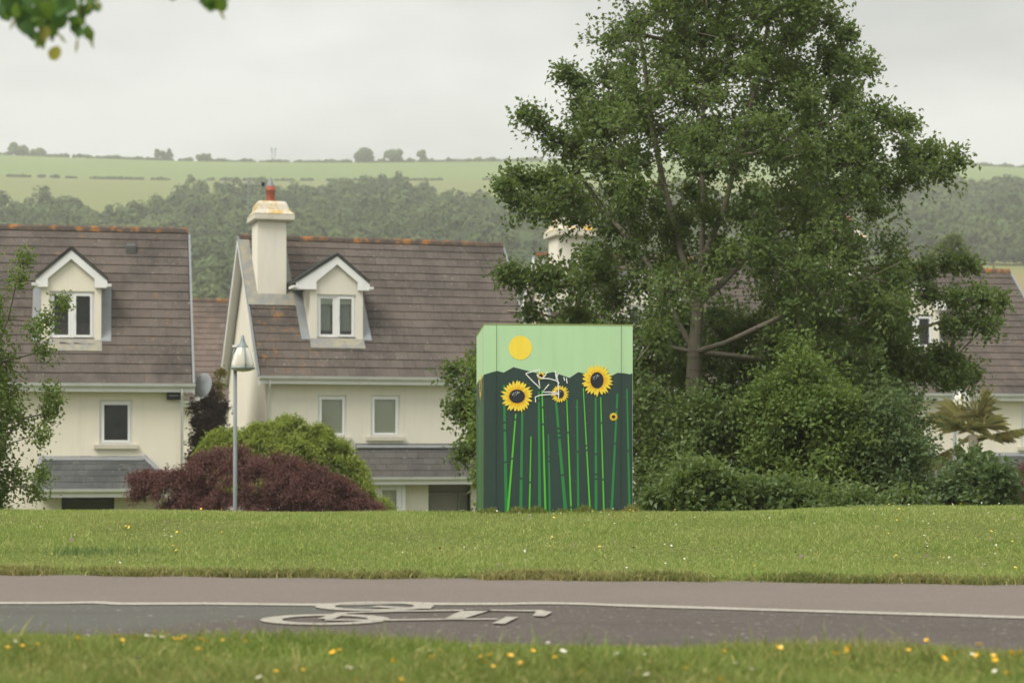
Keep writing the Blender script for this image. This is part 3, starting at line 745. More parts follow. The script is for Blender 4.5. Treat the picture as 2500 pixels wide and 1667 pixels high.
# ------------------------------------------------------------------ painted cabinet
CW, CH, CD = 1.273, 1.6, 0.74
cyaw = R(6.0)
c0 = P(1182, 1252, 17.0)
cb = empty('utility_cabinet', (c0[0], c0[1], 0.20), cyaw, 'tall utility cabinet painted with sunflowers under a green sky on the lawn', 'cabinet')
ztop = P(1182, 792, 17.0)[2] - 0.20; zbase = P(1182, 1252, 17.0)[2] - 0.20
def m_mural(name, col, var=.06):
    k = NM(name)
    c = k.mix(k.noise(3.0, 5), tuple(v * (1 - var) for v in col), tuple(min(1, v * (1 + var)) for v in col))
    c = k.mix(k.math('MULTIPLY', k.ramp(k.noise(14, 5, .7, (1, 1, .12)), .45, .75), .22), c, tuple(v * .7 for v in col))
    c = k.mix(k.math('MULTIPLY', k.ramp(k.noise(70, 2), .72, .76), .5), c, (.4, .42, .36))
    return k.done(k.bsdf(c, 0.42, 0.35, bump=k.noise(160, 2), bump_d=.0006, bump_s=.4))
MU = {n: m_mural('mural_' + n, c) for n, c in dict(sky=(0.43, 0.64, 0.37), hill=(0.030, 0.056, 0.047), sun=(0.86, 0.66, 0.07), petal=(0.86, 0.64, 0.06), gold=(0.80, 0.42, 0.012),
      disc=(0.022, 0.026, 0.030), stem=(0.028, 0.215, 0.052), bright=(0.09, 0.47, 0.035), white=(0.80, 0.80, 0.78), seam=(0.012, 0.020, 0.017)).items()}
k_ = NM('mural_moss'); M['moss'] = k_.done(k_.bsdf(k_.mix(k_.noise(6, 5), (.30, .27, .06), (.42, .50, .22)), .9, .1))
b = MB(); b.add([(0,0,-.1),(CW,0,-.1),(CW,CD,-.1),(0,CD,-.1),(0,0,ztop),(CW,0,ztop),(CW,CD,ztop-.06),(0,CD,ztop-.06)],
                [(0,3,2,1),(4,5,6,7),(0,1,5,4),(1,2,6,5),(2,3,7,6),(3,0,4,7)])
b.build('cabinet_body', MU['sky'], cb)
b = MB(); b.add([(-.004,-.004,ztop+.001),(CW+.004,-.004,ztop+.001),(CW+.004,CD+.004,ztop-.059),(-.004,CD+.004,ztop-.059),(-.004,-.004,ztop+.007),(CW+.004,-.004,ztop+.007),(CW+.004,CD+.004,ztop-.053),(-.004,CD+.004,ztop-.053)],
                [(0,3,2,1),(4,5,6,7),(0,1,5,4),(1,2,6,5),(2,3,7,6),(3,0,4,7)]).build('cabinet_lid', M['moss'], cb)
def C3(x, y):      # detail view of the cabinet front
    return ((x - 258 - (y - 100) * .006) / 1148 * CW, zbase + (1533 - y) / 1433 * (ztop - zbase))
def flat(name, polys, mat, lay, parent=cb, side=False):
    mb = MB()
    for p in polys:
        q = [C3(*v) for v in p] if not side else p
        mb.add([(v[0], -.0015 * lay, v[1]) if not side else (-.0015 * lay, v[0], v[1]) for v in q], [tuple(range(len(q)))])
    return mb.build(name, mat, parent)
def ribbon(pts, w):
    """2-d polyline to quads (detail-view pixels)"""
    out = []; pts = [Vector(p) for p in pts]; e = []
    for i, p in enumerate(pts):
        d = (pts[min(i+1, len(pts)-1)] - pts[max(i-1, 0)]).normalized(); nn = Vector((-d.y, d.x)) * w / 2; e.append((p + nn, p - nn))
    for i in range(len(e) - 1): out.append([e[i][0], e[i][1], e[i+1][1], e[i+1][0]])
    return out
ridge_l = [(258,482),(310,465),(360,452),(410,465),(485,423),(560,442),(640,462),(690,474),(740,470),(790,459),(850,480),(918,503),(985,459),(1050,472),(1110,480),(1200,486),(1245,486),(1290,463),(1345,466),(1385,474),(1405,466)]
flat('painted_hills', [ [(258 + (1800-100)*.006, 1640), (258 + 1154, 1640)][::1] + ridge_l[::-1] ] if False else [[(a[0], a[1]), (a[0] + 9, 1640), (c[0] + 9, 1640), (c[0], c[1])] for a, c in zip(ridge_l[:-1], ridge_l[1:])], MU['hill'], 1)
flat('painted_sun', [[(537 + 89 * math.cos(t), 276 + 92 * math.sin(t)) for t in [2*math.pi*k/64 for k in range(64)]][::-1]], MU['sun'], 1)
STEMS = [((412,560),(440,1640),22,'stem',(845,905,1145)), ((505,780),(439,1640),16,'bright',(822,1120)), ((555,770),(546,1640),22,'stem',(1270,)), ((623,950),(612,1640),12,'bright',(1300,)),
 ((680,560),(695,1640),20,'stem',(600,680)), ((706,600),(742,1640),14,'bright',(730,858)), ((757,935),(774,1640),14,'stem',(1105,1140)), ((815,690),(905,1640),24,'stem',(890,925,960,1245)),
 ((897,670),(942,1640),12,'bright',(922,1490)), ((977,670),(994,1640),16,'stem',(1067,)), ((1025,580),(1090,1640),11,'bright',(1020,1055)), ((1121,650),(1131,1640),20,'stem',(1085,1240,1275)),
 ((1160,650),(1194,1640),11,'bright',(847,1280)), ((1290,622),(1245,1640),18,'stem',(745,1005)), ((1364,585),(1393,1640),15,'stem',(1060,))]
for (xt, yt), (xb, yb), w, mt, gaps in STEMS:
    ys_ = [yt] + [q for g in gaps for q in (g - 7, g + 7)] + [yb]; pol = []
    for a, c in zip(ys_[::2], ys_[1::2]):
        fx = lambda y: xt + (xb - xt) * (y - yt) / (yb - yt)
        ww = lambda y: w * (.72 + .45 * (y - yt) / (yb - yt))
        pol.append([(fx(a) - ww(a)/2, a + 2), (fx(c) - ww(c)/2, c + 2), (fx(c) + ww(c)/2, c - 2), (fx(a) + ww(a)/2, a - 2)])
    flat('painted_stem', pol, MU[mt], 2 if mt == 'stem' else 3)
def sunflower(cx, cy, Rr, rx, ry, n, dots=True, side=None, tilt=.25):
    rnd = random.Random(int(cx)); pol = []; gold = []
    for i in range(n):
        t = 2*math.pi*i/n + rnd.uniform(-.06, .06); Lp = Rr * rnd.uniform(.9, 1.06); wd = Rr * .115; cv = tilt * rnd.uniform(.5, 1.2)
        ax = lambda r, o: (cx + r * math.cos(t + cv * (r / Lp - .4) * .5) - o * math.sin(t), cy + r * math.sin(t + cv * (r / Lp - .4) * .5) + o * math.cos(t))
        pol.append([ax(Rr * .34, -wd * .75), ax(Rr * .62, -wd), ax(Rr * .85, -wd * .55), ax(Lp, 0), ax(Rr * .85, wd * .55), ax(Rr * .62, wd), ax(Rr * .34, wd * .75)][::-1])
        t += math.pi / n
        gold.append([ax(Rr * .3, -wd * .5), ax(Rr * .48, -wd * .4), ax(Rr * .72, 0), ax(Rr * .48, wd * .4), ax(Rr * .3, wd * .5)][::-1])
    base = [[(cx + Rr * .5 * math.cos(t), cy + Rr * .5 * math.sin(t)) for t in [2*math.pi*k/32 for k in range(32)]][::-1]]
    ell = [[(cx + rx * math.cos(t), cy + ry * math.sin(t)) for t in [2*math.pi*k/40 for k in range(40)]][::-1]]
    f_ = flat('painted_sunflower', base, MU['petal'], 4)
    for j, p in enumerate(pol): flat('petal', [p], MU['petal'], 5 + .3 * (j % 3), f_)
    flat('petal_shade', gold, MU['gold'], 6.2, f_); flat('flower_disc', ell, MU['disc'], 7, f_)
    if dots:
        dd = []
        for (dx, dy, r) in ((-.42,-.42,.06),(-.2,-.55,.05),(-.1,-.28,.05),(.05,-.62,.06),(.02,-.42,.04),(.16,-.5,.05),(.28,-.58,.04),(-.55,-.2,.05),(-.35,-.1,.04),(-.62,-.38,.04)):
            dd.append([(cx + dx * rx + r * rx * math.cos(t), cy + dy * ry + r * rx * math.sin(t)) for t in [2*math.pi*k/10 for k in range(10)]][::-1])
        flat('seed_dots', dd, MU['white'], 7.6, f_)
sunflower(513, 645, 126, 61, 52, 26); sunflower(1130, 521, 125, 51, 62, 26); sunflower(843, 626, 72, 31, 34, 20); sunflower(696, 489, 34, 14, 15, 16, False); sunflower(1260, 799, 35, 13, 13, 16, False)
GR = [[(578,472),(632,455),(688,440),(684,470)], [(580,476),(632,530),(690,583),(684,552),(679,520)], [(742,458),(728,488),(708,508),(672,492),(664,478)], [(700,508),(760,510),(812,524),(838,545)],
      [(803,448),(818,490),(829,540),(832,600),(832,662)], [(830,468),(820,492),(812,516)], [(758,553),(733,582),(710,612),(770,612),(835,618)], [(656,690),(653,650),(690,636),(760,630),(838,628)], [(872,498),(880,526)], [(892,505),(898,546)], [(808,470),(812,500)]]
for gi, g in enumerate(GR):
    pol = ribbon(g, 7.5)
    flat('graffiti_stroke', [p if (Vector(p[1]) - Vector(p[0])).cross(Vector(p[2]) - Vector(p[1])) < 0 else p[::-1] for p in pol], MU['white'], 8.4 + .12 * gi)
for xx in (353, 1316): flat('door_seam', ribbon([(xx, 102), (xx + 5, 1640)], 3.2), MU['seam'], 10.4)
# left side of the cabinet: hills, a sunflower, stems, a seam
zs_ = lambda y: C3(258, y)[1]
hp = [(CD, zs_(540)), (CD*.55, zs_(500)), (CD*.3, zs_(508)), (.02, zs_(483)), (0, zs_(482))]
flat('painted_hills', [[(a[0], a[1]), (c[0], c[1]), (c[0], -.1), (a[0], -.1)] for a, c in zip(hp[:-1], hp[1:])], MU['hill'], 1, side=True)
fc = (CD*.42, zs_(560)); pet = []
for i in range(22):
    t = 2*math.pi*i/22; pet.append([(fc[0] + r * math.cos(t + o), fc[1] + r * math.sin(t + o)) for r, o in ((.05, -.2), (.085, -.1), (.125, 0), (.085, .1), (.05, .2))])
f_ = flat('painted_sunflower', [[(fc[0] + .07 * math.cos(2*math.pi*k/24), fc[1] + .07 * math.sin(2*math.pi*k/24)) for k in range(24)]], MU['petal'], 2, side=True)
flat('petals', pet, MU['petal'], 2.6, f_, True)
flat('flower_disc', [[(fc[0] + .05 * math.cos(2*math.pi*k/24), fc[1] + .06 * math.sin(2*math.pi*k/24)) for k in range(24)]], MU['disc'], 3.2, f_, True)
for yy, w, top, mt in ((CD*.62, .02, 720, 'bright'), (CD*.48, .035, 640, 'stem'), (CD*.36, .014, 650, 'bright'), (CD*.18, .012, 700, 'bright'), (CD*.85, .02, 800, 'stem')):
    flat('painted_stem', [[(yy + w, -.1), (yy - w, -.1), (yy - w * .7, zs_(top)), (yy + w * .7, zs_(top))]], MU[mt], 2, side=True)
flat('door_seam', [[(.085, -.1), (.08, -.1), (.08, ztop - .01), (.085, ztop - .01)]], MU['seam'], 3.6, side=True)

# ------------------------------------------------------------------ street lamps
def street_lamp(px, Y, top_py, label, group='street lamps by the houses'):
    g = float(gz((px - 1250) / FPX * Y, Y)); p = P(px, top_py, Y); H = p[2] - g
    r = empty('street_lamp', (p[0], Y, g), 0, label, 'street lamp', group)
    MB().tube([(0,0,0),(0,0,1.1),(0,0,1.15),(0,0,H-.62)], [.05,.05,.040,.034], 12).build('post', M['post'], r, True)
    ox = .14; zb = H - .66
    MB().tube([(0,0,zb+.02),(-.035,0,zb+.32),(0.0,0,zb+.46)], .02, 8).build('bracket', M['lampgreen'], r, True)
    MB().box(-.05,.03,-.03,.03,zb+.44,zb+.475).build('photocell', M['upvc'], r)
    hood = MB().lathe([(.010,.66),(.026,.65),(.036,.58),(.065,.50),(.100,.45),(.108,.435),(.09,.43)], 20, (ox,0,zb)).build('hood', M['lampgreen'], r, True)
    MB().lathe([(.105,.432),(.165,.30),(.205,.14),(.212,.06),(.19,.02),(.12,-.005),(.0,-.015)], 24, (ox,0,zb)).build('diffuser', M['diff'], r, True)
    MB().lathe([(.212,.075),(.228,.07),(.228,.035),(.212,.03)], 24, (ox,0,zb)).build('rim', M['lampgreen'], r, True)
    for k in range(3):
        t = 2*math.pi*k/3 - 1.2
        MB().tube([(ox+q*math.cos(t), q*math.sin(t), zb+z) for q, z in ((.11,.44),(.176,.30),(.215,.14),(.222,.05))], .011, 6).build('rib', M['lampgreen'], r, True)
    return r
k_ = NM('lamp_diffuser'); _p = k_.bsdf((.66, .63, .52), .15, .5); _p.inputs['Transmission Weight'].default_value = .25; M['diff'] = k_.done(_p)
street_lamp(574, 37.0, 818, 'grey street lamp with a bell-shaped lantern rising from the purple maple')
street_lamp(2331, 43.0, 930, 'grey street lamp post standing beside the palm with its lantern in the leaves')

# ------------------------------------------------------------------ plants
def unit(v): return v / np.maximum(np.linalg.norm(v, axis=-1, keepdims=True), 1e-9)
def leaf_arrays(pos, d, nrm, ln, wd, fold=0.25):
    """four-point folded leaves"""
    n = len(pos); d = unit(d); s = unit(np.cross(d, nrm)); u = np.cross(s, d)
    ln = np.broadcast_to(ln, n)[:, None]; wd = np.broadcast_to(wd, n)[:, None]
    mid = pos + d * ln * .45
    V = np.stack([pos, mid + s * wd * .5 + u * wd * fold, pos + d * ln - u * ln * .08, mid - s * wd * .5 + u * wd * fold], 1).reshape(-1, 3)
    i = np.arange(n)[:, None] * 4
    F = np.concatenate([i + [0, 1, 2], i + [0, 2, 3]])
    return V, F
def rand_dirs(n): return unit(RNG.normal(size=(n, 3)))

def crown_mesh(name, clumps, center, twigs, per, ln, wd, up=.6, out=.5, droop=.25, jit=.06, upn=.8, aspect=1.0, long=1.1):
    """clumps (n,4) xyz r: leafy sprays round every clump; returns leaf mesh and twig mesh"""
    c = np.asarray(clumps, float); n = len(c)
    C = np.repeat(c, twigs, 0); k = len(C)
    away = unit(C[:, :3] - np.asarray(center))
    td = unit(rand_dirs(k) + away * out + np.array([0, 0, up]) * .5)
    td[:, 2] *= aspect; td = unit(td)
    tl = C[:, 3] * (.5 + long * RNG.random(k) ** 1.7)
    base = C[:, :3] - td * tl[:, None] * .15
    tt = RNG.uniform(.15, 1.05, (k, per))
    q = base[:, None] + td[:, None] * (tl[:, None] * tt)[..., None] + np.array([0, 0, -1]) * (droop * tl[:, None] * tt ** 2)[..., None]
    q = q.reshape(-1, 3) + RNG.normal(size=(k * per, 3)) * jit
    m = len(q)
    d = unit(np.repeat(td, per, 0) * .7 + rand_dirs(m) * .9 + np.array([0, 0, -droop]))
    nr = unit(rand_dirs(m) + np.array([0, 0, upn]) + np.repeat(away, per, 0) * .35)
    V, F = leaf_arrays(q, d, nr, ln * RNG.uniform(.7, 1.2, m), wd * RNG.uniform(.7, 1.2, m))
    cl = np.repeat(np.repeat(RNG.random(n), twigs), per)
    tone = np.clip(.25 * cl + .6 * RNG.random(m) + .08, 0, 1)
    leaf = np_mesh(name, V, F, np.repeat(tone, 4))
    e = base + td * tl[:, None] + np.array([0, 0, -1]) * (droop * tl)[:, None]
    a = unit(np.cross(td, rand_dirs(k))); bvec = np.cross(td, a); r0 = .006 * np.clip(C[:, 3:4] / .5, .5, 1.5)
    tv = np.stack([base + a * r0, base - a * r0 * .5 + bvec * r0 * .87, base - a * r0 * .5 - bvec * r0 * .87, e], 1).reshape(-1, 3)
    i = np.arange(k)[:, None] * 4
    tf = np.concatenate([i + [0, 1, 3], i + [1, 2, 3], i + [2, 0, 3]])
    return leaf, (tv, tf)

def skeleton(limbs, clumps, step=.45, tip=.007, expo=2.35, trunk_r=None, up_pen=1.6):
    """grow branches from hand-laid limbs to every clump; returns tube vertices and faces"""
    N = []; par = []
    for L_ in limbs:                                  # limbs: list of (parent_index_or_None, points)
        p0, pts = L_
        prev = -1 if p0 is None else min(range(len(N)), key=lambda i: np.linalg.norm(N[i] - np.array(p0)))
        for p in pts:
            p = np.array(p, float)
            if prev >= 0 and len(N):
                a = N[prev]; m = max(1, int(np.linalg.norm(p - a) / step))
                for j in range(1, m + 1):
                    N.append(a + (p - a) * j / m + (RNG.normal(size=3) * .02 if j < m else 0)); par.append(prev); prev = len(N) - 1
            else:
                N.append(p); par.append(-1); prev = len(N) - 1
    c = np.asarray(clumps)[:, :3]
    A = np.array(N); dm = np.min(np.linalg.norm(c[:, None] - A[None], axis=2), 1)
    tips = []
    for ci in np.argsort(dm):
        A = np.array(N); dv = c[ci] - A; dist = np.linalg.norm(dv, axis=1) + up_pen * np.maximum(-dv[:, 2] - .05, 0) + .15 * np.maximum(0, .5 - A[:, 2])
        j = int(np.argmin(dist)); a = N[j]; v = c[ci] - a; ln = np.linalg.norm(v); m = max(1, int(ln / step)); prev = j
        for q in range(1, m + 1):
            t = q / m; p = a + v * t + np.array([0, 0, -.10 * ln * math.sin(math.pi * t)]) + (RNG.normal(size=3) * .035 if q < m else 0)
            N.append(p); par.append(prev); prev = len(N) - 1
        tips.append(prev)
    n = len(N); load = np.zeros(n); 
    for t in tips: load[t] += tip ** expo
    for i in range(n - 1, -1, -1):
        if load[i] == 0: load[i] = tip ** expo
        if par[i] >= 0: load[par[i]] += load[i]
    rad = load ** (1 / expo)
    if trunk_r: rad = rad * (1 + (trunk_r / rad[0] - 1) * np.clip((rad - tip) / (rad[0] - tip), 0, 1))
    V = []; F = []; sides = 7
    N = np.array(N)
    for i in range(n):
        if par[i] < 0: continue
        a, b = N[par[i]], N[i]; d = unit((b - a)[None])[0]
        x = np.cross(d, [0, 0, 1] if abs(d[2]) < .9 else [1, 0, 0]); x /= np.linalg.norm(x); y = np.cross(d, x)
        s_ = sides if rad[i] > .03 else 4
        o = len(V)
        ra = min(rad[par[i]], rad[i] * 1.25)
        for p, r in ((a, ra), (b, rad[i])):
            for k in range(s_):
                t = 2 * math.pi * k / s_; V.append(p + (x * math.cos(t) + y * math.sin(t)) * r)
        for k in range(s_): F.append((o + k, o + (k + 1) % s_, o + s_ + (k + 1) % s_, o + s_ + k))
    return np.array(V), np.array(F)

def tube_and_twigs(name, sk, tw):
    V, F = sk; tv, tf = tw
    F3 = np.concatenate([F[:, [0, 1, 2]], F[:, [0, 2, 3]], tf + len(V)])
    return np_mesh(name, np.concatenate([V, tv]), F3, smooth_=True)

def plant(name, loc, label, cat, leaf_me, wood_me, lm, bm, crown='crown', trunk='trunk', group=None):
    r = empty(name, tuple(loc), 0, label, cat, group)
    for nm, me, mt in ((trunk, wood_me, bm), (crown, leaf_me, lm)):
        me.transform(Matrix.Translation(-Vector([float(q) for q in loc])))
        o = put(nm, me, mt, r)
        if nm == crown: o['kind'] = 'stuff'
    return r
def in_rows(rows, Y, n, ry, min_d, rr, fill=0.0, px_min=None):
    """clump centres inside a silhouette given as rows (py, left, right) at distance Y, with depth ry"""
    rows = sorted(rows); pys = [r[0] for r in rows]; Ls = [r[1] for r in rows]; Rs = [r[2] for r in rows]
    out = []; tries = 0
    while len(out) < n and tries < n * 60:
        tries += 1
        py = RNG.uniform(pys[0], pys[-1]); l, r = np.interp(py, pys, Ls), np.interp(py, pys, Rs)
        u = RNG.uniform(-1, 1); v = RNG.uniform(-1, 1)
        if u * u + v * v > 1: continue
        if u * u + v * v < fill and RNG.random() < .8: continue
        s = rr[0] + (rr[1] - rr[0]) * RNG.random(); hw = (r - l) / 2 / FPX * Y
        p = P((l + r) / 2 , py, Y); p[0] += u * max(hw - s * 1.0, .05); p[1] += v * min(ry, max(hw, .6))
        if all((p[0]-q[0])**2 + (p[1]-q[1])**2 + (p[2]-q[2])**2 > min_d**2 for q in out): out.append((*p, s))
    return np.array(out)

BARK = m_bark('grey_bark', (0.24, 0.21, 0.165)); BARK_D = m_bark('dark_bark', (0.06, 0.045, 0.038))
LEAF = m_leaf('alder_leaf', (0.053, 0.102, 0.032), (0.208, 0.268, 0.076), .42, .42)
LEAF_Y = m_leaf('fresh_leaf', (0.065, 0.125, 0.028), (0.225, 0.290, 0.062))
LEAF_D = m_leaf('dark_leaf', (0.042, 0.088, 0.032), (0.170, 0.225, 0.082))
LEAF_P = m_leaf('purple_leaf', (0.085, 0.034, 0.036), (0.240, 0.100, 0.096), .3)
LEAF_M = m_leaf('lime_maple_leaf', (0.135, 0.205, 0.028), (0.350, 0.395, 0.070))
LEAF_W = m_leaf('willow_leaf', (0.12, 0.16, 0.075), (0.21, 0.25, 0.12))

# ---- the big tree
YT = 28.0
rows = [(-330, 1600, 1880), (-200, 1500, 1990), (-60, 1440, 2060), (60, 1435, 2095), (130, 1435, 2120), (210, 1385, 2160), (300, 1320, 2210), (380, 1285, 2270), (450, 1272, 2250), (520, 1300, 2240), (600, 1335, 2240), (680, 1250, 2270), (760, 1225, 2290), (840, 1190, 2290), (930, 1150, 2270), (1030, 1150, 2220), (1110, 1210, 2170)]
cl = in_rows(rows, YT, 540, 3.0, .38, (.26, .48), .18)
extra = [(2325, 390, .28), (2290, 372, .3), (2080, 95, .26), (2120, 170, .3), (1385, 190, .24), (1290, 285, .24), (1245, 470, .25), (1262, 420, .25), (2390, 740, .16), (2415, 795, .16), (2430, 720, .14), (2350, 640, .18), (1180, 870, .26), (1125, 905, .24), (1118, 1010, .22), (1130, 1090, .22), (2370, 905, .3), (1240, 680, .25), (2200, 290, .3), (1150, 960, .26), (1175, 1060, .24), (1160, 1000, .2), (2340, 925, .18), (2320, 880, .2), (1850, 790, .24), (1900, 850, .24)]
ex = []
for x, y, r in extra:                                 # loose sprays: a run of small clumps out to the tip
    dy = RNG.uniform(-.8, .8)
    for t in (0, .07, .15, .24, .33): ex.append((*P(x + (1715 - x) * t + RNG.normal() * 6, y + (760 - y) * t * .7 + RNG.normal() * 8, YT + dy), r * (.75 + 1.2 * t)))
cl = np.concatenate([cl, ex])
# keep a window free in the crown where the stem and its fork show
def pxof(q): return 1250 + FPX * q[0] / q[1], HOR - FPX * (q[2] - CAMZ) / q[1]
keep = []
for q in cl:
    x, y = pxof(q)
    if q[1] < YT + .9 and ((1630 < x < 1860 and 715 < y < 1010) or (1560 < x < 1840 and 380 < y < 680 and RNG.random() < .6)): continue
    if (1330 < x < 1450 and 540 < y < 650 and RNG.random() < .5) or (2030 < x < 2090 and 520 < y < 620 and RNG.random() < .3) or (2180 < x < 2300 and 730 < y < 840 and q[1] < YT and RNG.random() < .8) or (1700 < x < 1830 and 690 < y < 800): continue
    if 1240 < x < 1330 and 570 < y < 660: continue
    if y < 260 and RNG.random() < .15: continue
    keep.append(q)
cl = np.array(keep)
g0 = P(1690, 1100, YT); g0[2] = float(gz(g0[0], YT)) - .1
T = lambda x, y, dy=0: P(x, y, YT + dy)
limbs = [(None, [g0, T(1692, 1000), T(1696, 860), T(1704, 740), T(1712, 640), T(1718, 520), T(1712, 380), T(1720, 220), T(1725, 60), T(1730, -120)]),
         (T(1704, 740), [T(1660, 610, .3), T(1620, 450, .6), T(1590, 300, .5), T(1570, 120, .4)]),
         (T(1712, 640), [T(1765, 520, -.3), T(1800, 380, -.5), T(1850, 200, -.4), T(1880, 40, 0)]),
         (T(1704, 740), [T(1810, 640, .6), T(1930, 500, 1.0), T(2030, 340, 1.1)]),
         (T(1696, 800), [T(1580, 640, .4), T(1480, 520, .8), T(1410, 420, .8)]),
         (T(1696, 860), [T(1850, 800, -1.0), T(2030, 720, -1.6), T(2200, 640, -1.8)]),
         (T(1692, 920), [T(1800, 870, .2), T(1950, 900, .5), T(2150, 850, .3), T(2380, 740, 0)]),
         (T(1696, 880), [T(1560, 830, .4), T(1400, 780, .3), T(1240, 760, 0)]),
         (T(1692, 980), [T(1600, 985, -.1), T(1560, 900, -.3), T(1480, 880, -.5)]),
         (T(1692, 1000), [T(1800, 985, .2), T(1900, 930, .9), T(2000, 860, 1.2)]),
         (T(1692, 960), [T(1500, 1000, 1.0), T(1300, 980, .6), T(1170, 960, 0)])]
sk = skeleton(limbs, cl, trunk_r=.125, tip=.005, expo=1.9)
leaf, tw = crown_mesh('crown', cl, P(1715, 700, YT), 14, 23, .074, .051, jit=.07, long=1.6)
plant('alder_tree', (g0[0], YT, float(gz(g0[0], YT))), 'tall broad leafy tree with grey trunk right behind the painted cabinet', 'tree', leaf, tube_and_twigs('trunk', sk, tw), LEAF, BARK)

def bush(name, label, cat, Y, rows, n, lm, ln, wd, ry=1.0, min_d=.3, rr=(.25, .45), twigs=12, per=24, bark=BARK_D, group=None, base_px=None, **kw):
    cl = in_rows(rows, Y, n, ry, min_d, rr)
    bx = base_px or (rows[-1][1] + rows[-1][2]) / 2
    g = P(bx, 1200, Y); g[2] = float(gz(g[0], Y)) - .05
    top = min(r[0] for r in rows); mid = P(bx, (top + rows[-1][0]) / 2, Y)
    sk = skeleton([(None, [g, g * .6 + mid * .4]), (g * .8 + mid * .2, [mid])], cl, tip=.006, step=.35)
    cen = P(bx, rows[-1][0], Y)
    leaf, tw = crown_mesh('foliage', cl, cen, twigs, per, ln, wd, **kw)
    return plant(name, (g[0], g[1], g[2] + .05), label, cat, leaf, tube_and_twigs('stem', sk, tw), lm, bark, 'foliage', 'stem', group)

# ---- undergrowth round the big tree
bush('shrub', 'leafy green shrub at the foot of the grey trunk next to the cabinet', 'shrub', 25.5, [(990, 1590, 1800), (1060, 1550, 1880), (1150, 1540, 1900), (1275, 1545, 1900)], 60, LEAF, .066, .045, 1.2, .30, (.22, .42), 15, 30, jit=.08, long=1.6, group='shrubs under the big tree')
bush('shrub', 'bright-topped rounded shrub in front of the middle of the big tree', 'shrub', 24.8, [(870, 1890, 1990), (930, 1830, 2080), (1010, 1790, 2150), (1120, 1780, 2200), (1280, 1790, 2200)], 90, LEAF_Y, .066, .045, 1.3, .30, (.22, .42), 15, 30, jit=.08, long=1.6, group='shrubs under the big tree')
bush('shrub', 'dense dark shrub spreading between the big tree and the palm', 'shrub', 24.2, [(985, 2110, 2200), (1060, 2080, 2270), (1150, 2060, 2300), (1280, 2080, 2320)], 70, LEAF_D, .066, .045, 1.2, .30, (.22, .42), 15, 30, jit=.08, long=1.6, group='shrubs under the big tree')
bush('shrub', 'low dark glossy shrub in front of the palm on the lawn crest', 'shrub', 22.5, [(1135, 2330, 2440), (1170, 2290, 2490), (1220, 2260, 2495), (1290, 2260, 2490)], 60, LEAF_D, .080, .055, .8, .26, (.18, .32), group='shrubs under the big tree')
bush('shrub', 'low spreading shrub along the grass between trunk and bright shrub', 'shrub', 22.0, [(1150, 1640, 1760), (1190, 1570, 1880), (1230, 1550, 2280), (1290, 1550, 2290)], 75, LEAF, .078, .052, .7, .24, (.16, .28), group='shrubs under the big tree')
bush('shrub', 'tall dark thicket behind the grey trunk under the big tree', 'shrub', 32.0, [(760, 1560, 1640), (830, 1480, 2250), (950, 1450, 2330), (1100, 1450, 2330), (1290, 1450, 2330)], 170, LEAF_D, .085, .06, 1.2, .42, (.4, .6), 12, 22, group='shrubs under the big tree')

# ---- tree cut by the picture's edge
rows = [(640, -150, -15), (700, -180, 15), (780, -200, 35), (850, -210, 55), (950, -220, 80), (1030, -220, 75), (1100, -220, 55), (1170, -210, 65), (1240, -200, 35)]
YL = 23.0
cl = in_rows(rows, YL, 120, .9, .22, (.14, .28))
cl = np.concatenate([cl, [(*P(x, y, YL + RNG.uniform(-.4, .4)), r) for x, y, r in ((60, 640, .10), (40, 690, .16), (150, 745, .04), (110, 785, .07), (80, 810, .14), (115, 960, .10), (108, 1010, .10), (95, 1060, .10), (125, 985, .06), (95, 1150, .10), (80, 1190, .10), (95, 860, .15))]])
g0 = P(-110, 1200, YL); g0[2] = float(gz(g0[0], YL)) - .1
T = lambda x, y, dy=0: P(x, y, YL + dy)
sk = skeleton([(None, [g0, T(-105, 1050), T(-95, 850), T(-90, 650)]), (T(-105, 1050), [T(-30, 900), T(20, 780)]), (T(-105, 1150), [T(-20, 1100), T(60, 1020)])], cl, tip=.006, trunk_r=.06)
leaf, tw = crown_mesh('crown', cl, P(-120, 950, YL), 12, 18, .050, .032, out=.9, long=1.6)
plant('young_tree', (g0[0], YL, float(gz(g0[0], YL))), 'young green tree leaning into the picture in front of the dormer house', 'tree', leaf, tube_and_twigs('trunk', sk, tw), LEAF_Y, BARK)

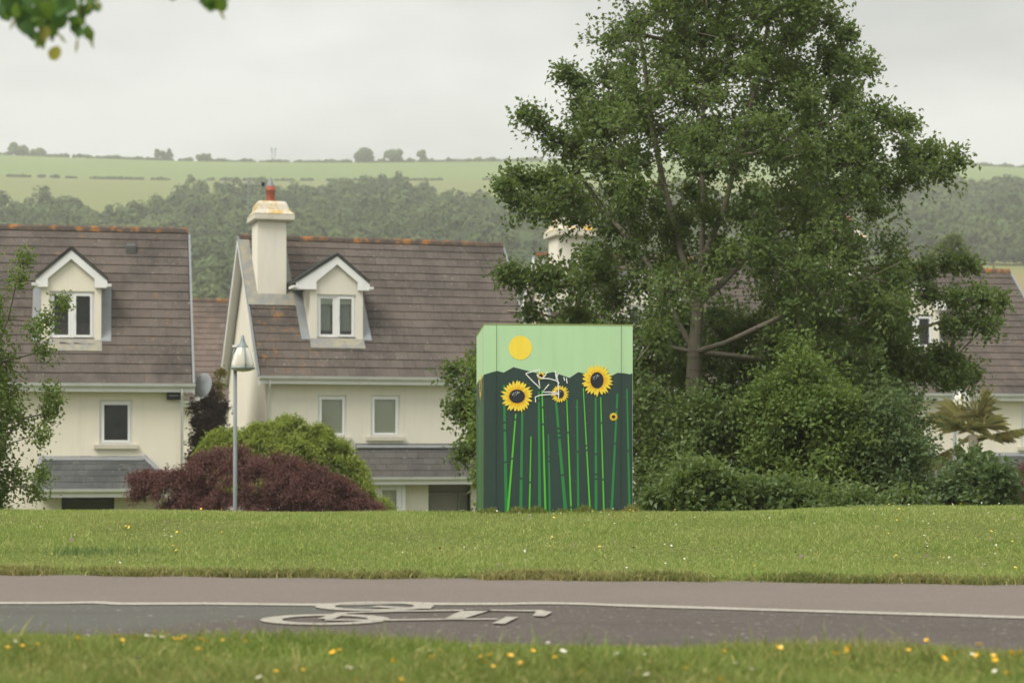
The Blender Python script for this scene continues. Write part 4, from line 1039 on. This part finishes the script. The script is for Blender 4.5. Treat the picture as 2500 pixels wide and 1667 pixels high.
# ---- maples and other garden plants
def dome(cx, cy, rx, rz, Y, ry, n, r, low=0.0, layers=True):
    """clumps over a dome: outer shell mostly"""
    out = []; s = Y / FPX
    while len(out) < n:
        v = rand_dirs(1)[0]; v[2] = abs(v[2]) if RNG.random() > low else v[2] * .6
        if v[1] > .55: continue
        q = RNG.uniform(.62, 1.0) ** .5
        p = P(cx, cy, Y) + np.array([v[0] * rx * s, v[1] * ry, v[2] * rz * s]) * q
        if all(np.linalg.norm(p - o[:3]) > r * .75 for o in out): out.append(np.array([*p, r * RNG.uniform(.8, 1.2)]))
        else:
            if RNG.random() < .02: out.append(np.array([*p, r]))
    return np.array(out)
def maple(name, label, Y, domes, lm, ln, wd, base_px, group, twigs=10, per=28, droop=.75, aspect=.35, bark=BARK_D, jit=.04, upn=1.2):
    cl = np.concatenate([dome(*d[:4], Y, *d[4:]) for d in domes])
    g = P(base_px, 1200, Y); g[2] = float(gz(g[0], Y)) - .05
    cen = P(base_px, 1240, Y)
    sk = skeleton([(None, [g, g + [0, 0, .5]]), (g + [0, 0, .45], [cen + [0, 0, .9]])], cl, tip=.006, step=.3)
    leaf, tw = crown_mesh('foliage', cl, cen, twigs, per, ln, wd, up=.1, out=1.0, droop=droop, jit=jit, upn=upn, aspect=aspect)
    return plant(name, (g[0], g[1], g[2] + .05), label, 'maple', leaf, tube_and_twigs('stem', sk, tw), lm, bark, 'foliage', 'stem', group)
maple('maple', 'lime green domed maple behind the purple maple', 42.0, [(705, 1190, 185, 170, 1.3, 120, .26), (670, 1130, 140, 95, .9, 55, .24), (560, 1095, 62, 45, .5, 20, .2), (800, 1210, 95, 100, .9, 46, .24)], LEAF_M, .10, .034, 700, 'garden maples', per=34)
maple('maple', 'wide purple-red maple spreading at the foot of the street lamp', 38.4, [(640, 1235, 225, 120, 1.1, 80, .22), (560, 1165, 110, 75, .8, 24, .2), (430, 1205, 95, 55, .6, 34, .19), (760, 1240, 130, 80, .7, 50, .2), (370, 1170, 45, 16, .3, 9, .15), (860, 1248, 70, 28, .4, 14, .16), (600, 1262, 230, 60, 1.4, 60, .2)], LEAF_P, .085, .022, 600, 'garden maples', per=22, jit=.06, aspect=.22, droop=.5)
bush('purple_tree', 'dark purple-leaved tree in the gap between the two houses', 'tree', 52.5, [(962, 470, 550), (1000, 450, 570), (1060, 445, 575), (1150, 445, 575), (1250, 445, 575)], 90, m_leaf('plum_leaf', (0.035, 0.017, 0.018), (0.085, 0.044, 0.044), .2), .10, .05, .9, .32, (.25, .42), 11, 22)
bush('yellow_shrub', 'pale yellow-green shrub peeping above the purple tree beside the dish', 'shrub', 54, [(905, 525, 550), (950, 510, 556), (1000, 505, 556), (1200, 505, 556)], 16, m_leaf('yellow_leaf', (0.12, 0.12, 0.02), (0.28, 0.24, 0.05)), .09, .05, .4, .3, (.14, .24), 9, 10)
bush('green_shrub', 'small bright green shrub below the white ground-floor window', 'shrub', 44.0, [(1228, 925, 950), (1240, 905, 968), (1270, 900, 975)], 26, LEAF_M, .07, .03, .4, .15, (.12, .2), 10, 20)
bush('climber', 'leafy climbing shoots hanging at the edge of the cabinet and house wall', 'shrub', 24.0, [(900, 1140, 1190), (950, 1150, 1200), (1050, 1150, 1210), (1150, 1160, 1210), (1260, 1150, 1220)], 15, LEAF_Y, .075, .05, .5, .25, (.16, .28), 9, 14)
bush('willow', 'pale silvery green willow behind the ridge of the house by the palm', 'tree', 95.0, [(570, 2290, 2370), (610, 2240, 2400), (650, 2220, 2420), (720, 2200, 2440), (900, 2200, 2440)], 60, LEAF_W, .30, .09, 2.5, .7, (.6, 1.0), 12, 22, droop=.6)
bush('purple_shrub', 'small purple shrub at the edge of the dark glossy shrub', 'shrub', 40.0, [(1140, 2480, 2530), (1180, 2470, 2560), (1290, 2470, 2560)], 20, LEAF_P, .09, .035, .6, .25, (.2, .3), 10, 16)

# ---- fan palm
PY = 41.0
pp = P(2375, 1060, PY); pg = float(gz(pp[0], PY))
palm = empty('fan_palm', (pp[0], PY, pg), 0, 'yellowing fan palm in front of the cream house beside the lamp post', 'palm')
ph = pp[2] - pg
MB().tube([(0, 0, 0), (.03, 0, ph * .5), (0, 0, ph)], [.13, .11, .09], 9).build('trunk', BARK, palm, True)
PALM = m_leaf('palm_leaf', (0.13, 0.14, 0.04), (0.38, 0.33, 0.13), .3)
for i in range(15):
    az = i * 2.4 + RNG.uniform(-.2, .2); el = R([75, 52, 30, 8, -28][i % 5] + RNG.uniform(-8, 8)); ln = RNG.uniform(.42, .62)
    d = np.array([math.cos(az) * math.cos(el), math.sin(az) * math.cos(el), math.sin(el)])
    s = unit(np.cross(d, [0, 0, 1.0])[None])[0]; u = np.cross(s, d); o = np.array([0, 0, ph]); tip = o + d * ln + np.array([0, 0, -.08])
    V, F, at = [], [], []
    ps = [o, o + d * ln * .5 + [0, 0, .02], tip]
    for j in range(2):
        k0 = len(V); V += [ps[j] + s * .012, ps[j] - s * .012, ps[j+1] - s * .01, ps[j+1] + s * .01]; F += [(k0, k0+1, k0+2), (k0, k0+2, k0+3)]; at += [.5] * 4
    for j in range(17):
        a = R(-100 + 200 * j / 16 + RNG.uniform(-3, 3)); L_ = .78 * (1 - .18 * abs(a)) * RNG.uniform(.9, 1.1)
        e = d * math.cos(a) + s * math.sin(a); nn = unit(np.cross(e, u)[None])[0]
        m_ = tip + e * L_ * .6 + u * .02; t_ = tip + e * L_ - np.array([0, 0, .12 * RNG.uniform(.5, 1.6)])
        k0 = len(V); V += [tip, m_ + nn * .009, t_, m_ - nn * .009]; F += [(k0, k0+1, k0+2), (k0, k0+2, k0+3)]; at += [RNG.random()] * 4
    put('frond', np_mesh('frond', V, F, at), PALM, palm)

# ---- lime branch hanging into the top of the picture
YB = 5.2
lb = empty('lime_branch', tuple(P(120, -140, YB)), 0, 'leafy lime tree branch hanging into the sky at the top corner', 'branch')
lo = Vector(P(120, -140, YB))
tg = MB()
for pts, r in (([(-150, -190), (60, -150), (300, -130), (520, -90)], .010), ([(60, -150), (90, -60), (110, 20), (128, 100)], .005), ([(200, -140), (190, -50), (205, 60)], .005), ([(520, -90), (525, -30), (520, 5)], .004), ([(-20, -160), (10, -60), (30, 10)], .004), ([(420, -110), (430, -40), (425, -5)], .003)):
    tg.tube([Vector(P(x, y, YB)) - lo for x, y in pts], r, 6)
tg.build('twig', m_bark('twig_bark', (.10, .085, .05)), lb, True)
lmats = [m_leaf('lime_leaf_a', (0.075, 0.155, 0.042), (0.12, 0.205, 0.055), .5), m_leaf('lime_leaf_b', (0.13, 0.22, 0.045), (0.19, 0.28, 0.055), .55), m_leaf('lime_leaf_c', (0.32, 0.30, 0.075), (0.40, 0.37, 0.10), .55)]
leaf_mes = []
for mt in lmats:        # heart-shaped leaf with a drawn-out tip, gently folded
    half = [(0, 0), (.18, -.07), (.38, .0), (.48, .2), (.48, .45), (.40, .70), (.20, .90), (0, 1.0)]
    V = [(0, -y, .0) for x, y in half] ; n = len(half)
    V = [(0, y, -.08 * (y - .4) ** 2) for x, y in half] + [(x, y, .12 * x - .10 * (y - .4) ** 2) for x, y in half[1:-1]] + [(-x, y, .12 * x - .10 * (y - .4) ** 2) for x, y in half[1:-1]]
    F = []
    for sg, o in ((1, n), (-1, n + n - 2)):
        idx = [0] + [o + i for i in range(n - 2)] + [n - 1]
        for i in range(n - 1):
            q = [i, idx[i], idx[i + 1], i + 1]; q = [v for j, v in enumerate(q) if v not in q[:j]]
            F.append(tuple(q if sg > 0 else q[::-1]))
    me = bpy.data.meshes.new('leaf'); me.from_pydata(V, [], F); me.update(); me.polygons.foreach_set('use_smooth', np.ones(len(me.polygons), bool)); me.materials.append(mt); leaf_mes.append(me)
LV = [(20,20,52,190,0),(45,10,50,160,0),(8,25,46,210,0),(70,45,56,200,0),(55,60,50,230,0),(95,30,55,170,1),(120,5,62,185,1),(140,0,58,175,1),(110,55,50,180,0),(92,80,48,200,1),(85,95,44,215,1),(150,35,52,165,0),(165,20,60,150,0),(180,40,46,190,0),(200,15,44,180,1),(205,-5,40,170,0),(225,0,40,150,0),(235,10,36,200,0),(185,60,46,200,0),(190,72,42,215,0),(205,70,44,180,1),(220,68,42,140,1),(228,78,38,165,1),(130,118,50,184,2),(62,30,56,160,0),(40,35,50,215,0),(75,10,60,180,0),(105,-5,60,200,0),(155,-10,55,180,0),(175,-5,55,170,0),(30,-10,60,180,0),(5,-5,60,190,0),(-15,10,50,170,0),(52,-15,60,200,0),
      (495,-8,44,200,0),(510,-2,48,190,0),(530,-10,50,170,1),(540,0,42,185,1),(520,-15,46,175,0),(505,-22,48,165,0),(420,-18,30,185,0),(430,-20,30,160,0),(545,-18,44,160,1),(128,62,44,176,1),(116,70,46,150,2),(100,100,40,165,1)]
LV += [(x + random.uniform(-22, 22), y + random.uniform(-30, 4), sz * .85, ang + random.uniform(-40, 40), random.choice((0, 0, 1))) for x, y, sz, ang, mi in LV if mi < 2]
for x, y, sz, ang, mi in LV:
    sz *= .74
    p = Vector(P(x, y, YB + random.uniform(-.10, .10))) - lo; sc = sz / FPX * YB
    Mx = Matrix.Translation(p) @ Matrix.Rotation(R(-ang), 4, 'Y') @ Matrix.Rotation(R(90 + random.uniform(-60, 60)), 4, 'X') @ Matrix.Rotation(R(random.uniform(-65, 65)), 4, 'Y') @ Matrix.Scale(sc, 4)
    put('leaf', leaf_mes[mi], None, lb, Mx)
br = []
for x, y, a, l in ((40, 40, 25, 40), (190, 95, 8, 38), (215, 85, -22, 40), (100, 90, 15, 34), (140, 80, -40, 36), (225, 0, 20, 30), (238, 0, -15, 30), (535, 25, -30, 30)):
    w_ = 7
    m = MB(); c_, s_ = math.cos(R(a)), math.sin(R(a))
    q = [Vector(P(x + dx * c_ - dy * s_, y + dx * s_ + dy * c_, YB)) - lo for dx, dy in ((-2, 0), (2, 0), (w_ / 2, l * .6), (0, l), (-w_ / 2, l * .6))]
    m.quad(*q).build('bract', lmats[2], lb)

# ------------------------------------------------------------------ grass and flowers
def blades(name, pts, h, w, mat, lean=.35, segs=1, tone=None):
    n = len(pts); az = RNG.uniform(0, 2 * math.pi, n); la = RNG.uniform(0, 2 * math.pi, n)
    h = h * RNG.uniform(.55, 1.25, n); w = w * RNG.uniform(.7, 1.3, n); ln = lean * RNG.uniform(.2, 1.4, n) * h
    a = np.stack([np.cos(az), np.sin(az), 0 * az], 1) * (w / 2)[:, None]
    l = np.stack([np.cos(la) * ln, np.sin(la) * ln, h], 1)
    if segs == 1:
        V = np.stack([pts - a, pts + a, pts + l], 1).reshape(-1, 3); F = np.arange(3 * n).reshape(-1, 3); k = 3
    else:
        m = np.stack([np.cos(la) * ln * .3, np.sin(la) * ln * .3, h * .6], 1)
        V = np.stack([pts - a, pts + a, pts + m + a * .7, pts + m - a * .7, pts + l], 1).reshape(-1, 3); i = np.arange(n)[:, None] * 5
        F = np.concatenate([i + [0, 1, 2], i + [0, 2, 3], i + [3, 2, 4]]); k = 5
    t = RNG.random(n) if tone is None else tone
    return put(name, np_mesh(name, V, F, np.repeat(t, k)), mat)
GR1 = m_grass('lawn_grass', (0.200, 0.295, 0.060), (0.285, 0.365, 0.092), (0.40, 0.385, 0.145), .45)
GR2 = m_grass('verge_grass', (0.140, 0.215, 0.036), (0.235, 0.300, 0.062), (0.33, 0.28, 0.11), .45)
n = 330000
y = RNG.uniform(10.6, 19.0, n); x = RNG.uniform(-.29, .29, n) * y
ok = (y > far_edge(x) - .02 + .05 * np.sin(x * 9) + .03 * np.sin(x * 23)); x, y = x[ok], y[ok]
pts = np.stack([x, y, gz(x, y) - .004], 1)
patch = .75 + .35 * (np.sin(x * 2.3 + y * 1.1) * np.sin(x * .9 - y * 1.9 + 1)) + .5 * np.exp(-((y - far_edge(x)) / .22) ** 2) + .5 * np.exp(-(((x + 2.75) / .30) ** 2 + ((y - 13.8) / .25) ** 2))
tag(blades('lawn_grass', pts, .034 * patch, .0065, GR1, 1.0), 'mown lawn grass sloping up behind the path', kind='stuff')
n = 16000
x = RNG.uniform(-3.6, 3.6, n); y = far_edge(x) + RNG.normal(size=n) * .05 + .03 * np.sin(x * 9) - .02; ok = np.sin(x * 3.3) + np.sin(x * 7.9 + 1) + RNG.normal(size=n) * .6 > -.7; x, y = x[ok], y[ok]
pts = np.stack([x, y, np.maximum(gz(x, y), 0) - .002], 1)
tag(blades('grass_fringe', pts, .045, .007, m_grass('fringe_grass', (0.10, 0.16, 0.03), (0.21, 0.25, 0.06), (0.34, 0.28, 0.12), .7), 1.2, 2), 'ragged darker fringe of grass along the far edge of the footway', kind='stuff')
n = 120000
y = RNG.uniform(5.6, 8.4, n); x = RNG.uniform(-.30, .30, n) * y
ok = y < near_edge(x) + .06 * np.sin(x * 7) + .05 * np.sin(x * 17 + 1); x, y = x[ok], y[ok]
pts = np.stack([x, y, gz(x, y) - .004], 1)
hh = .055 * (.8 + .4 * np.sin(x * 3.1 + 1) * np.sin(y * 4 + x)) * np.where(RNG.random(len(x)) < .02, 1.9, 1)
tag(blades('verge_grass', pts, hh, .006, GR2, .8, 2), 'longer grass of the verge on the near side of the path', kind='stuff')

def flower_mesh(n, r, cup, mp_, mc):
    mb = MB()
    for i in range(n):
        t = 2*math.pi*i/n; w = math.pi / n * 1.05
        pt = lambda q, o: (q * math.cos(t + o), q * math.sin(t + o), cup * (q / r) ** 2 * r)
        mb.quad(pt(r*.2, -w*.5), pt(r*.7, -w), pt(r, 0), pt(r*.7, w), pt(r*.2, w*.5))
    b0 = len(mb.f); mb.lathe([(r*.34, .001), (r*.28, r*.14), (0.0005, r*.2)], 8)
    k0 = len(mb.f); mb.tube([(0, 0, 0), (.004, 0, -.04), (0, .004, -.09)], .0012, 4)
    me = mb.mesh('flower'); me.materials.append(mp_); me.materials.append(mc); me.materials.append(GR2)
    for i, p in enumerate(me.polygons): p.material_index = 0 if i < b0 else (1 if i < k0 else 2)
    return me
DUL = m_plain('clover_white', (0.55, 0.52, 0.44), .8, .2, .15, 30)
YEL = m_plain('buttercup_yellow', (0.80, 0.47, 0.015), .35, .5, .12, 30); WHT = m_plain('daisy_white', (0.80, 0.79, 0.74), .7, .2, .06, 30); GLD = m_plain('flower_centre', (0.65, 0.38, 0.02), .8, .2); PUR = m_plain('clover_purple', (0.24, 0.10, 0.22), .8, .2)
fb, fd = flower_mesh(5, .0125, .75, YEL, GLD), flower_mesh(13, .012, .12, WHT, GLD)
BUT = [(18,1583),(55,1578),(90,1573),(190,1560),(285,1552),(298,1563),(327,1555),(378,1543),(423,1560),(438,1562),(448,1555),(490,1560),(503,1566),(543,1565),(600,1566),(484,1587),(505,1610),(674,1640),(740,1637),(813,1594),(828,1588),(958,1615),(1070,1588),(1055,1606),(1160,1582),(1175,1604),(1194,1600),(1185,1616),(1205,1628),(1245,1602),(1272,1620),(978,1662),(868,1660),(1300,1590),(1355,1606),(1420,1640),(2074,1580),(2065,1585),(2070,1592),(2217,1589),(2262,1564),(2390,1575),(2330,1596),(2303,1608),(2310,1614),(2425,1602),(2430,1613),(2470,1595),(2455,1645),(1767,1590),(1903,1583),(1675,1632),(2040,1597),(2490,1592),(2480,1600),(2385,1601),(1760,1660)]
DAI = [(38,1565),(60,1562),(75,1584),(215,1550),(256,1552),(358,1550),(372,1552),(395,1553),(335,1605),(632,1652),(852,1628),(883,1625),(1020,1587),(1050,1587),(1338,1568),(1312,1580),(1375,1588),(1440,1588),(1148,1577),(1230,1569),(1795,1618),(1835,1632),(1536,1641),(1560,1630),(1578,1645),(1585,1581),(1573,1596),(2428,1637),(2376,1597),(2405,1601),(1505,1595),(1745,1590)]
def near_flowers(lst, me, name, label, cat, grp, sc):
    for px, py in lst:
        Yf = FPX * (CAMZ - random.uniform(.080, .125)) / (py - HOR); zt = CAMZ + (HOR - py) / FPX * Yf
        xf = (px - 1250) / FPX * Yf
        o = put(name, me, None, None, Matrix.Translation((xf, Yf, zt)) @ Matrix.Rotation(random.uniform(0, 6), 4, 'Z') @ Matrix.Rotation(random.uniform(-.7, .7), 4, 'X') @ Matrix.Scale(sc * random.uniform(.8, 1.25), 4))
        tag(o, label, cat, grp)
near_flowers(BUT, fb, 'buttercup', 'small yellow buttercup in the grass verge on this side of the path', 'flower', 'buttercups in the near verge', .85)
near_flowers(DAI, fd, 'daisy', 'small white daisy in the grass verge on this side of the path', 'flower', 'daisies in the near verge', .85)
def scatter(name, n, r, mat, label, bias=1.0):
    y = 11.9 + (RNG.random(n) ** bias) * 5.6; x = RNG.uniform(-.27, .27, n) * y; cl_ = np.sin(x * 2.1 + 1) + np.sin(x * .9 + y * 2) + RNG.normal(size=n) * .7 + .25 * x
    ok = (cl_ > .35) & (y > far_edge(x) + .15); x, y = x[ok], y[ok]; z = gz(x, y) + RNG.uniform(.028, .05, len(x)); m = len(x)
    k = 6; V = []; F = []
    for i in range(m):
        tl = RNG.normal(size=2) * .4; b = len(V); rr = r * RNG.uniform(.7, 1.2)
        V.append((x[i], y[i], z[i] + rr * .3))
        for j in range(k): t = 2*math.pi*j/k; V.append((x[i] + rr*math.cos(t), y[i] + rr*math.sin(t), z[i] + rr * (tl[0]*math.cos(t) + tl[1]*math.sin(t) - .15)))
        for j in range(k): F.append((b, b + 1 + j, b + 1 + (j + 1) % k))
    tag(put(name, np_mesh(name, V, F), mat), label, kind='stuff')
scatter('lawn_daisies', 420, .0065, DUL, 'white daisies and clover dotted over the far lawn', .8)
scatter('lawn_buttercups', 110, .0095, YEL, 'yellow buttercups dotted over the far lawn')
scatter('lawn_clover', 80, .009, PUR, 'purple clover heads dotted over the far lawn')
n = 2600
u_ = RNG.uniform(-.05, CW + .05, n); w_ = -np.abs(RNG.normal(size=n)) * .035 - .012
pts = np.stack([c0[0] + u_ * math.cos(cyaw) - w_ * math.sin(cyaw), c0[1] + u_ * math.sin(cyaw) + w_ * math.cos(cyaw), 0 * u_], 1); pts[:, 2] = gz(pts[:, 0], pts[:, 1])
tag(blades('cabinet_grass', pts, .07 * (.7 + .5 * np.sin(u_ * 9) * np.sin(u_ * 23 + 1)), .006, GR2, .5, 2), 'longer uncut grass along the foot of the painted cabinet', kind='stuff')
# dark tussock on the lawn
tx, ty = ground_px(245, 1330, .12); n = 260
pts = np.stack([tx + RNG.normal(size=n) * .22, ty + RNG.normal(size=n) * .10, 0 * np.arange(n)], 1); pts[:, 2] = gz(pts[:, 0], pts[:, 1])
tag(blades('grass_tussock', pts, .055, .006, m_grass('tussock_grass', (.10, .18, .06), (.17, .25, .08), (.2, .22, .08), .1), .6, 2), 'dark blue-green tussock of longer grass on the lawn', kind='stuff')
# fallen petals and grit on the lane
# ------------------------------------------------------------------ far woods
def wood_protos(k=8, n=620, m=14):
    out = []
    for i in range(k):
        lobes = np.concatenate([RNG.normal(size=(m, 3)) * [.40, .40, .22] + [0, 0, .62], RNG.uniform(.24, .46, (m, 1))], 1)
        L_ = lobes[RNG.integers(0, m, n)]; dv = rand_dirs(n); dv[:, 2] = np.where(dv[:, 2] < -.2, -dv[:, 2], dv[:, 2])
        p = L_[:, :3] + dv * L_[:, 3:4] * RNG.uniform(.8, 1.05, (n, 1))
        out.append((p, dv))
    return out
PRO = wood_protos()
def forest(name, trees, mat, label, leaf=.095, kind='stuff', parent=None, origin=None):
    Vs, Fs, At = [], [], []; o = 0
    for x, y, r, hh in trees:
        p, dv = PRO[RNG.integers(len(PRO))]; a = RNG.uniform(0, 6.28); ca, sa = math.cos(a), math.sin(a); Rm = np.array([[ca, -sa, 0], [sa, ca, 0], [0, 0, 1]])
        z = float(gz(x, y))
        q = (p @ Rm.T) * [r, r, hh] + [x, y, z]; dn = dv @ Rm.T
        m = len(q); s = unit(np.cross(dn, rand_dirs(m))); u = np.cross(dn, s); w = leaf * r * RNG.uniform(.6, 1.4, (m, 1))
        V = np.stack([q - s * w, q + u * w * .7 - dn * w * .3, q + s * w, q - u * w * .7 - dn * w * .3], 1).reshape(-1, 3)
        i = np.arange(m)[:, None] * 4 + o; Vs.append(V); Fs.append(np.concatenate([i + [0, 1, 2], i + [0, 2, 3]])); o += 4 * m
        t0 = RNG.random(); At.append(np.clip(t0 * .75 + .25 * RNG.random(m), 0, 1).repeat(4))
    V = np.concatenate(Vs)
    if origin is not None: V = V - np.asarray(origin)
    ob = put(name, np_mesh(name, V, np.concatenate(Fs), np.concatenate(At)), mat, parent)
    return tag(ob, label, kind=kind) if parent is None else ob
WOOD = m_leaf('far_wood_leaf', (0.032, 0.066, 0.017), (0.105, 0.150, 0.036), .15, .8)
def edge_top(px):
    """farthest distance the wood reaches at this picture column"""
    return np.interp(px, [-300, 0, 300, 430, 455, 640, 860, 1030, 1060, 1100, 1200, 1290, 1450, 1700, 2100, 2280, 2350, 2800], [540, 545, 530, 540, 600, 615, 640, 640, 580, 550, 575, 570, 590, 610, 640, 670, 680, 690])
trees = []
for gy in np.arange(330, 1010, 9.5):
    wx = .30 * gy
    for gx in np.arange(-wx, wx, 11.0):
        x = gx + RNG.uniform(-3.5, 3.5); y = gy + RNG.uniform(-3.5, 3.5); px = 1250 + FPX * x / y
        if y > edge_top(px) + RNG.normal() * 8: continue
        if px > 2180 and y < 455: continue
        if px < 1450 or px > 2050 or RNG.random() < .35: trees.append((x, y, RNG.uniform(4.2, 8.0), RNG.uniform(5.5, 8.8)))
forest('wood', trees, WOOD, 'mixed wood covering the far hillside')
print('forest trees', len(trees))
hed = []
for x in np.arange(-300, 300, 2.4):                  # hedge along the hilltop, hedge between the two fields
    if RNG.random() < .85: hed.append((x, 1004 + RNG.uniform(-2, 2), RNG.uniform(1.5, 2.4), RNG.uniform(.5, 1.7)))
for x in np.arange(-240, 40, 2.6):
    if math.sin(x * .11) + RNG.normal() * .6 > -.5: hed.append((x, 812 + x * .05, RNG.uniform(1.0, 1.7), RNG.uniform(.4, .9)))
for x in np.arange(100, 130, 2.5): hed.append((x, 452 + RNG.uniform(-3, 3), 2.2, RNG.uniform(2, 4)))
forest('hedges', hed, WOOD, 'dark hedges along the hilltop and between the fields', .34)
HT_ = [(45, 9, 5, 'low dark tree on the skyline close to the picture edge'), (95, 6, 3.6, 'small rounded bush on the skyline past the low dark tree'), (385, 3.5, 4.6, 'thin small tree on the skyline next to a rounded one'), (408, 5, 5.2, 'rounded tree on the skyline above the bright field'), (502, 5.5, 3.6, 'low bush on the skyline before the mast'), (895, 12, 6.2, 'broad dark tree clump on the skyline beyond the mast'), (955, 8.5, 5.0, 'wind-shaped tree on the skyline beside the broad clump'), (1030, 4.2, 5.4, 'single small upright tree on the skyline beyond the wind-shaped one')]
for px, r, hh, lab in HT_:
    x = (px - 1250) / FPX * 1003; z = float(gz(x, 1003)); t = empty('hilltop_tree', (x, 1003, z), 0, lab, 'tree', 'trees on the skyline')
    MB().tube([(0, 0, -.5), (.2, 0, hh * .6)], [.5, .3], 6).build('trunk', BARK_D, t)
    forest('crown', [(x, 1003, r * .62, hh * .95)], WOOD, '', .24, parent=t, origin=(x, 1003, z))
x = (668 - 1250) / FPX * 1003; z = float(gz(x, 1003)); mast = empty('mast', (x, 1003, z), 0, 'thin lattice mast on the skyline above the chimney', 'mast')
for dx in (-.9, .9): MB().tube([(dx, 0, 0), (dx * .8, 0, 7.2)], .22, 5).build('leg', M['galv'], mast)
for i in range(5): MB().tube([(-.9, 0, .6 + 1.4 * i), (.9, 0, 1.3 + 1.4 * i)], .10, 4).build('brace', M['galv'], mast)
for dx in (-1.1, 1.1): MB().box(dx - .25, dx + .25, -.3, .3, 5.4, 7.6).build('antenna', M['galv'], mast)

# ------------------------------------------------------------------ haze
k = NM('haze'); v = k.n('ShaderNodeVolumePrincipled', {'Color': (0.95, 0.95, 0.92, 1), 'Density': 0.00045, 'Anisotropy': 0.1})
k.t.links.new(v.outputs[0], k.out.inputs['Volume'])
tag(MB().box(-1000, 1000, -40, 1520, -6, 185).build('haze', k.m), 'thin pale haze between the camera and the hill', kind='stuff')
